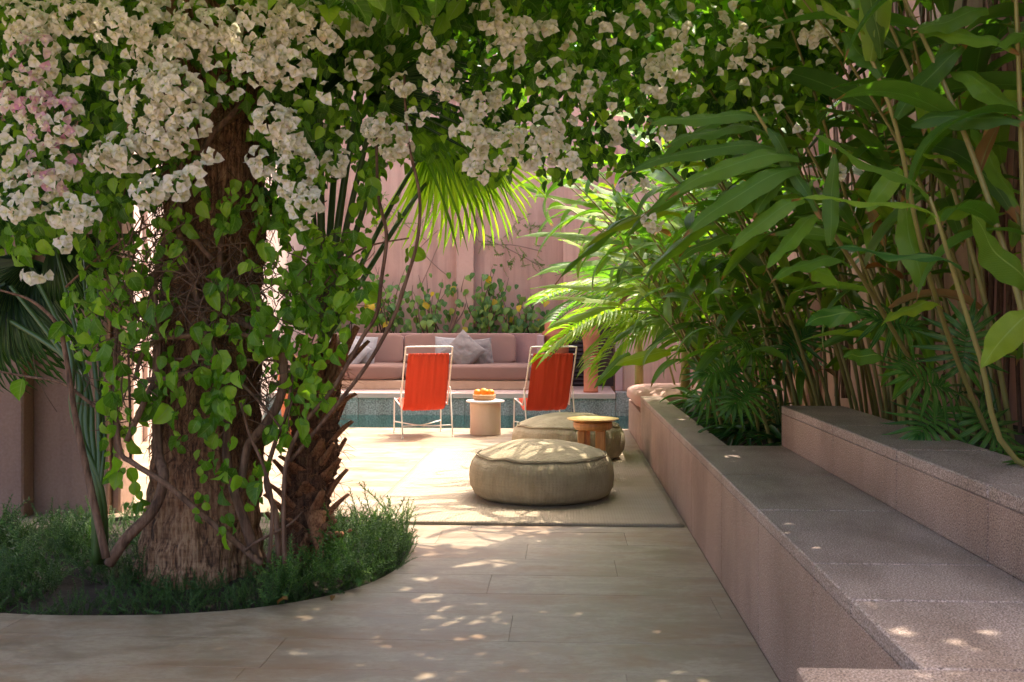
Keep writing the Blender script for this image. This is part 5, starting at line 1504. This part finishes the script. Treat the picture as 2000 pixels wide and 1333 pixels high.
for (a_, b_, wd_, ky, sg) in [((1480, 225), (1280, 330), 36, 'ginger_leaf', .14), ((1500, 262), (1290, 300), 34, 'ginger_leaf', .12), ((1540, 330), (1250, 430), 42, 'ginger_leaf', .13), ((1390, 345), (1215, 480), 40, 'ginger_leaf', .12), ((1560, 350), (1380, 420), 38, 'ginger_leaf', .14),
                              ((1590, 400), (1430, 380), 34, 'ginger_leaf', .15), ((1600, 420), (1490, 540), 36, 'ginger_leaf', .08), ((1330, 420), (1130, 500), 34, 'ginger_lit', .14), ((1240, 420), (1085, 558), 34, 'ginger_leaf', .08), ((1400, 440), (1250, 560), 34, 'ginger_leaf', .12),
                              ((1450, 470), (1320, 520), 30, 'ginger_lit', .14), ((1660, 520), (1500, 560), 32, 'ginger_leaf', .14), ((1880, 330), (1740, 300), 40, 'ginger_leaf', .1), ((1940, 400), (1800, 450), 42, 'ginger_leaf', .1), ((1900, 250), (1990, 420), 44, 'ginger_leaf', .05), ((1840, 600), (1720, 640), 34, 'ginger_lit', .12)]:
    yy_ = random.uniform(3.3, 3.9) if a_[0] > 1420 else random.uniform(4.6, 5.4)
    long_leaf((*a_, yy_ + .08), (*b_, yy_ - .08), wd_, key=ky, sag=sg, face=(random.uniform(-.4, .4), -.5, .9), twist=random.uniform(-.6, .6))
long_leaf((1230, 690, 8.0), (1160, 760, 7.9), 22, key='ginger_lit', sag=.05)
long_leaf((1310, 688, 6.6), (1200, 716, 6.5), 30, key='ginger_lit', sag=.05)

lg = empty('arching_ginger', (1.05, 7.75, .38)); tag(lg, 'arching ginger plant with long backlit yellow leaves pointing at the pink wall', 'plant')
for (a_, b_, wp) in [((1255, 490), (1008, 466), 30), ((1250, 520), (1030, 548), 26), ((1265, 575), (1035, 566), 24), ((1235, 455), (1060, 412), 26), ((1270, 480), (1075, 428), 26), ((1300, 505), (1130, 500), 30), ((1200, 420), (1030, 386), 26), ((1240, 610), (1060, 590), 24),
                     ((1200, 600), (1062, 648), 22), ((1280, 440), (1150, 380), 30), ((1210, 520), (1090, 470), 26), ((1320, 560), (1180, 590), 28), ((1300, 620), (1190, 680), 24), ((1240, 400), (1120, 350), 28), ((1180, 390), (1045, 345), 22), ((1330, 400), (1210, 330), 32), ((1350, 460), (1230, 420), 32), ((1340, 620), (1230, 640), 24)]:
    yy_ = random.uniform(7.0, 7.7)
    long_leaf((*a_, yy_ + .1), (*b_, yy_ - .1), wp * 1.1, key='ginger_lit', sag=random.uniform(.05, .14), face=(random.uniform(-.3, .3), -.5, 1), plant=lg)
    px_tube([(1420 + random.uniform(-40, 40), 800, 7.7), (1370 + random.uniform(-20, 20), 680, 7.7), ((a_[0] + 1370) / 2, (a_[1] + 640) / 2, yy_ + .15), (a_[0] - 3, a_[1], yy_ + .1)], [.009, .008, .006, .003], M['green_stem'], 'cane', lg, 6, 4, .004)

# ------------------------------------------------------------------ pinnate palm by the bench end
def frond(L, nl, wl, droop, ll=.34, seed=0, hang=.7):
    rnd = random.Random(seed); rach = MB(); lf = MB(); pts = []
    for k in range(11):
        q = k / 10; a = droop * q
        pts.append(Vector((0, L * math.sin(a) / droop, -L * (1 - math.cos(a)) / droop)))
    rach.tube(pts, [.008 * (1 - .8 * k / 10) + .001 for k in range(11)], 6, False, 2)
    for k in range(nl):
        q = .2 + .8 * k / nl; f = q * 10; i = min(9, int(f)); p_ = pts[i].lerp(pts[i + 1], f - i); tg = (pts[i + 1] - pts[i]).normalized()
        for s_ in (-1, 1):
            Lk = ll * (.45 + .65 * math.sin(PI * (.15 + .8 * q))) * rnd.uniform(.85, 1.1)
            d0 = (Vector((s_, .55, .15)) + Vector((0, 0, rnd.uniform(-.1, .1)))).normalized()
            vs, uv, fs = [], [], []; pp = p_.copy(); d_ = d0.copy()
            for j in range(6):
                t_ = j / 5; w_ = wl * (math.sin(PI * (t_ * .9 + .1) ** .7) if j < 5 else .04)
                sd_ = d_.cross(Vector((0, 0, 1)));  sd_ = sd_.normalized() if sd_.length > .05 else Vector((0, 1, 0))
                vs += [pp - sd_ * w_, pp + Vector((0, 0, -.15 * w_)), pp + sd_ * w_]; uv += [(0, t_), (.5, t_), (1, t_)]
                pp = pp + d_ * Lk / 5; d_ = (d_ + Vector((0, 0, -hang * .45))).normalized()
            for j in range(5):
                for c in range(2): fs.append((j * 3 + c, j * 3 + c + 1, (j + 1) * 3 + c + 1, (j + 1) * 3 + c))
            lf.add(vs, fs, uv)
    return rach, lf
fr_T = [frond(1.25, 25, .015, 1.3, .46, 1, 1.0), frond(1.05, 22, .015, 1.6, .42, 2, 1.1), frond(1.35, 27, .014, 1.0, .48, 3, .8)]
def arch_palm(loc, fronds, mat, label, trunk_h=.6):
    t = empty('areca_palm', loc); tag(t, label, 'palm')
    MB().tube([(0, 0, 0), (0, 0, trunk_h)], [.05, .035], 10, True, 1).build('trunk', M['green_stem'], t, True)
    ms_ = [(mesh_of(a, [M['petiole']], 'rachis'), mesh_of(b, [mat], 'leaflets')) for a, b in fr_T]
    for k, (d_, s_) in enumerate(fronds):
        R_ = frames(np.array([d_], float), np.array([(0, 0, 1.0)]))[0] * s_
        m4 = Matrix([[*R_[0], 0], [*R_[1], 0], [*R_[2], trunk_h], [0, 0, 0, 1]])
        a, b = ms_[k % 3]
        r = link('rachis', a, None, t, m4); l2 = link('leaflets', b, None, r)
arch_palm((1.07, 9.15, .32), [((-1, -.2, .45), 1.1), ((-1, .15, .75), 1.05), ((-.8, -.6, .5), 1.0), ((-1, -.1, 1.1), 1.1), ((-.5, .7, .8), 1.0), ((-.3, -1, .7), .9), ((.4, -.8, .9), .9), ((-.9, -.35, .25), .95), ((-.7, .3, 1.5), 1.1), ((.8, .2, 1), .9), ((-1, .4, .4), 1.0)], M['palm_lit'], 'yellow-green arching palm whose fronds droop over the right-hand red chair', .75)
arch_palm((.75, 10.4, .31), [((-1, -.3, .9), .9), ((-1, .3, .8), .95), ((-.5, -.8, 1.0), .9), ((0, .7, .9), .9), ((-.6, .1, 1.6), 1.0), ((.7, -.3, 1), .9)], M['palm_leaf'], 'blue-green feathery palm behind the yellow-green one', .9)

# ------------------------------------------------------------------ strap-leaf and split-leaf clumps
strap_me = [mesh_of(leaf(1, .075, 10, 1, 'strap', dr, .3, tw_, 0, stalk=0), [M['strap']], 'leaf') for dr, tw_ in ((.5, .1), (.8, -.2), (1.0, .3), (.65, 0))]
broad_me = [mesh_of(leaf(1, .15, 10, 2, 'strap', dr, .2, tw_, .05, stalk=0), [M['split']], 'leaf') for dr, tw_ in ((.5, .2), (.75, -.2), (.6, .1))]
def clump(loc, n_, L, label, meshes, up=(.5, 1.6), bias=(0, 0), seed=0, cat='plant', name='strap_leaf_plant'):
    rnd = random.Random(seed); t = empty(name, loc); tag(t, label, cat)
    for k in range(n_):
        a = k * 2.4; d_ = Vector((math.cos(a) + bias[0], math.sin(a) + bias[1], rnd.uniform(*up)))
        R_ = frames(np.array([d_]), np.array([(rnd.gauss(0, .2), rnd.gauss(0, .2), 1.0)]))[0] * rnd.uniform(*L)
        link('leaf', meshes[k % len(meshes)], None, t, Matrix([[*R_[0], rnd.gauss(0, .02)], [*R_[1], rnd.gauss(0, .02)], [*R_[2], 0], [0, 0, 0, 1]]))
clump((1.06, 6.02, .45), 34, (.30, .46), 'dark strap-leaved clump spilling over the bench edge in the planter opening', strap_me, (.25, 1.1), (-.35, -.2), 1)
clump((1.07, 6.55, .45), 30, (.28, .42), 'dark strap-leaved clump further back in the planter opening', strap_me, (.2, 1.0), (-.4, -.1), 2)
clump((1.08, 7.2, .45), 24, (.26, .38), 'small strap-leaved clump at the middle of the planter', strap_me, (.2, 1.0), (-.3, -.1), 3)
clump((1.22, 5.66, .42), 26, (.28, .42), 'strap-leaved clump against the end of the upper tier', strap_me, (.3, 1.2), (-.2, -.3), 4)
clump((1.58, 3.25, .60), 16, (.30, .42), 'broad strap-leaved plant at the right edge behind the upper tier', broad_me, (.35, 1.5), (-.2, -.1), 5)
clump((1.55, 4.1, .60), 8, (.20, .28), 'small broad-leaved plant among the cane bases on the upper tier', broad_me, (.2, 1.0), (-.3, -.1), 6)
clump((1.55, 4.8, .60), 8, (.18, .26), 'little green shoot among the cane bases at the far end of the upper tier', strap_me, (.3, 1.0), (-.2, -.1), 7)
clump((1.08, 8.2, .45), 26, (.30, .42), 'light green strap-leaved clump by the blush cushion', broad_me, (.3, 1.0), (-.3, -.1), 8)

def split_leaf():
    t = MB()
    t.tube([(0, -.5, -.15), (0, -.25, -.02), (0, 0, 0)], [.012, .010, .008], 5, False, 3)
    lobes = 9
    for s_ in (-1, 1):
        for k in range(lobes):
            q = k / (lobes - 1); a = s_ * (2.5 - 2.3 * q); L = (.34 + .26 * math.sin(PI * (.2 + .7 * q)))
            y0 = .05 + .45 * q
            ns = 5; vs, uv, fs = [], [], []
            for j in range(ns + 1):
                r = j / ns; w_ = .034 * math.sin(PI * (r * .85 + .15) ** .8) if j < ns else .002
                c = Vector((math.sin(a) * L * r, y0 + math.cos(a) * L * r * .8, -.22 * r * r * L + .03 * math.sin(6 * r)))
                px_ = Vector((math.cos(a), -math.sin(a), 0)) * w_
                vs += [c - px_, c + Vector((0, 0, -.008)), c + px_]; uv += [(0, r), (.5, r), (1, r)]
            for j in range(ns):
                for c_i in range(2): fs.append((j * 3 + c_i, j * 3 + c_i + 1, (j + 1) * 3 + c_i + 1, (j + 1) * 3 + c_i))
            t.add(vs, fs, uv)
    t.tube([(0, 0, .001), (0, .5, -.02)], [.008, .004], 4, False, 1)
    return t
spl = mesh_of(split_leaf(), [M['split']], 'leaf')
def philo(base, hubs, label):
    t = empty('split_leaf_philodendron', base); tag(t, label, 'plant'); inv = t.matrix_basis.inverted()
    for k, (u_, v_, Y_, d_, s_) in enumerate(hubs):
        h = inv @ W(u_, v_, Y_)
        R_ = frames(np.array([d_], float), np.array([(0, -.7, .8)], float))[0] * s_
        m4 = Matrix([[*R_[0], h.x], [*R_[1], h.y], [*R_[2], h.z], [0, 0, 0, 1]])
        link('leaf', spl, None, t, m4)
        e = h + Vector(d_).normalized() * (-.5 * s_)
        MB().tube([(0, 0, 0), (e.x * .5, e.y * .5, max(.05, e.z * .8)), (e.x, e.y, e.z - .03)], [.008, .007, .005], 6, False, 5).build('leaf_stalk', M['petiole'], t, True)
philo((1.25, 5.9, .38), [(1490, 700, 5.7, (-.4, -.3, .2), .40), (1440, 720, 5.7, (-1, -.2, -.2), .38), (1530, 690, 5.8, (.5, 0, .4), .36), (1470, 760, 5.6, (-.7, -.5, -.5), .34), (1420, 770, 5.9, (-1, 0, -.3), .32)], 'split-leaf philodendron over the planter opening in the low bench')
philo((1.72, 4.1, .6), [(1850, 760, 3.9, (-.8, -.2, .3), .34), (1880, 720, 4.0, (.1, 0, .9), .34), (1840, 800, 3.9, (-.7, -.4, -.6), .30), (1790, 640, 4.2, (-.9, 0, .2), .36), (1900, 800, 3.9, (.4, -.3, -.6), .30)], 'split-leaf philodendron among the canes above the upper tier')

# ------------------------------------------------------------------ right wall creeper stems
dv = empty('dry_creeper', (2.05, 6, .6)); tag(dv, 'dry leafless creeper stems climbing the terracotta wall', 'creeper')
inv = dv.matrix_basis.inverted()
for k in range(26):
    y0 = random.choice([4.9, 5.0, 5.1, 5.9, 6.4, 7.6]) + random.gauss(0, .12); pts = []
    for j in range(9):
        q = j / 8; pts.append(inv @ Vector((2.04 + .02 * math.sin(k + j), y0 + .09 * noise.noise(Vector((k * 3.1, q * 3, 0))) * 3 * q, .55 + 3.0 * q)))
    MB().tube(pts, [random.uniform(.005, .014)] * 8 + [.004], 6, False, 3).build('stem', M['stem_thick'], dv, True)

# ------------------------------------------------------------------ shrubs behind the sofa and wall creepers
shr_me = [mesh_of(t, [M['shrub_leaf']], 'leaf') for t in (leaf(1, .8, 5, 1, 'heart', .3, .2), leaf(1, .75, 5, 1, 'heart', .5, .15))]
def shrub(u0, u1, v0, n_, label, seed, stems_n=10):
    rnd = random.Random(seed); c = W((u0 + u1) / 2, 652, 15.3)
    t = empty('climbing_shrub', (c.x, 15.3, .8)); tag(t, label, 'shrub', 'shrubs in the planter behind the sofa'); inv = t.matrix_basis.inverted()
    tips = []
    for k in range(stems_n):
        ub = rnd.uniform(u0 + 20, u1 - 20); ut = ub + rnd.uniform(-40, 40); vt = rnd.uniform(v0, v0 + 70)
        pts = [inv @ W(ub + (ut - ub) * q + 5 * math.sin(5 * q + k), 655 + (vt - 655) * q, 15.3 + .2 * math.sin(q * 3 + k)) for q in np.linspace(0, 1, 6)]
        MB().tube(pts, [.012, .010, .009, .007, .005, .003], 5, False, 2).build('stem', M['stem_tan'], t, True); tips.append(pts)
    for k in range(n_):
        pts = rnd.choice(tips); f = rnd.uniform(.5, 5); i = min(4, int(f)); p_ = pts[i].lerp(pts[i + 1], f - i) + Vector((rnd.gauss(0, .12), rnd.gauss(-.03, .07), rnd.gauss(0, .07)))
        if p_.y > .22: p_.y = .2
        R_ = frames(np.array([(rnd.gauss(0, .5), rnd.gauss(-.2, .3), -.6)]), np.array([(rnd.gauss(0, .4), -1, .9)]))[0] * rnd.uniform(.08, .14)
        link('leaf', shr_me[k % 2], None, t, Matrix([[*R_[0], p_.x], [*R_[1], p_.y], [*R_[2], p_.z], [0, 0, 0, 1]]))
shrub(715, 800, 520, 100, 'leafy shrub behind the first red chair with yellowing leaves', 1)
shrub(790, 900, 535, 100, 'shrub with yellow spotted leaves left of the pilaster', 2, 12)
shrub(915, 985, 515, 140, 'dense green shrub just right of the pilaster', 3, 12)
shrub(975, 1070, 560, 130, 'shrub behind the right end of the sofa partly under the palm fronds', 4)
shrub(560, 700, 560, 150, 'shrub behind the left end of the sofa glimpsed through the vine', 5)
tuft_T = [sprig(50 + i, 30) for i in range(3)]
def wall_creeper(paths, tufts, label):
    t = empty('wall_creeper', (W(*paths[0][0]).x, 15.5, 1.0)); tag(t, label, 'creeper', 'creepers on the tall pink wall')
    for pth in paths:
        px_tube(pth, .007, M['pale_stem'], 'stem', t, 5, 5, .03)
    if tufts:
        P = []
        for (u_, v_, ru, rv, k) in tufts:
            for _ in range(k): P.append(W(u_ + random.gauss(0, ru), v_ + random.gauss(0, rv), 15.5 - random.random() * .1))
        P = np.array([tuple(p_) for p_ in P]); n_ = len(P); dn = rdir(n_) * .7 + np.array([0, -.5, -.5])
        Z = dn / np.linalg.norm(dn, axis=1, keepdims=True); X = np.cross(Z, rdir(n_)); X /= np.linalg.norm(X, axis=1, keepdims=True)
        R = np.stack([X, np.cross(Z, X), Z], axis=2)
        stuff_part('foliage', tuft_T, P, R, rng.uniform(.15, .3, n_), rng.integers(0, 3, n_), M['palm_leaf'], parent=t)
wall_creeper([[(750, 400, 15.53), (790, 440, 15.53), (830, 470, 15.53)], [(855, 450, 15.53), (830, 475, 15.53), (824, 490, 15.53), (850, 520, 15.53), (880, 545, 15.53)], [(860, 470, 15.53), (840, 520, 15.53), (822, 560, 15.53)], [(745, 380, 15.53), (735, 440, 15.53), (730, 500, 15.53)]],
             [(755, 415, 16, 22, 26), (840, 420, 10, 12, 6)], 'thin bare creeper stems with a green tuft left of the pilaster')
wall_creeper([[(950, 405, 15.53), (932, 430, 15.53), (930, 460, 15.53), (950, 478, 15.53), (1000, 480, 15.53), (1060, 490, 15.53)], [(935, 470, 15.53), (970, 478, 15.53), (1020, 500, 15.53), (1050, 520, 15.53)]],
             [(965, 475, 16, 8, 12), (1020, 440, 22, 14, 16), (1030, 505, 18, 12, 16), (975, 512, 10, 8, 6), (1000, 450, 10, 6, 5)], 'curling creeper stems with green tufts right of the pilaster')

# fallen dry leaves at the foot of the palms
for k, (u_, v_, lb_) in enumerate([(560, 1183, 'curled orange dry leaf at the front edge of the bed'), (652, 1165, 'small brown dry leaf on the paving beside the rosemary bush')]):
    p_ = G(u_, v_, .01); o = link('dry_leaf', mesh_of(leaf(1, .6, 6, 2, 'ovate', .5, .3, .4, .2), [M['dry_leaf']], 'dry_leaf'), None, None, Matrix.Translation((p_.x, p_.y, .012 + .02 * (k == 0))) @ Matrix.Rotation(k * 2 + 1, 4, 'Z') @ Matrix.Scale(.06 - .025 * k, 4))
    tag(o, lb_, 'leaf')

tris = 0
for o in bpy.data.meshes: tris += len(o.loops) - 2 * len(o.polygons)
print('mesh tris (shared once)', tris, 'objects', len(sc.objects))
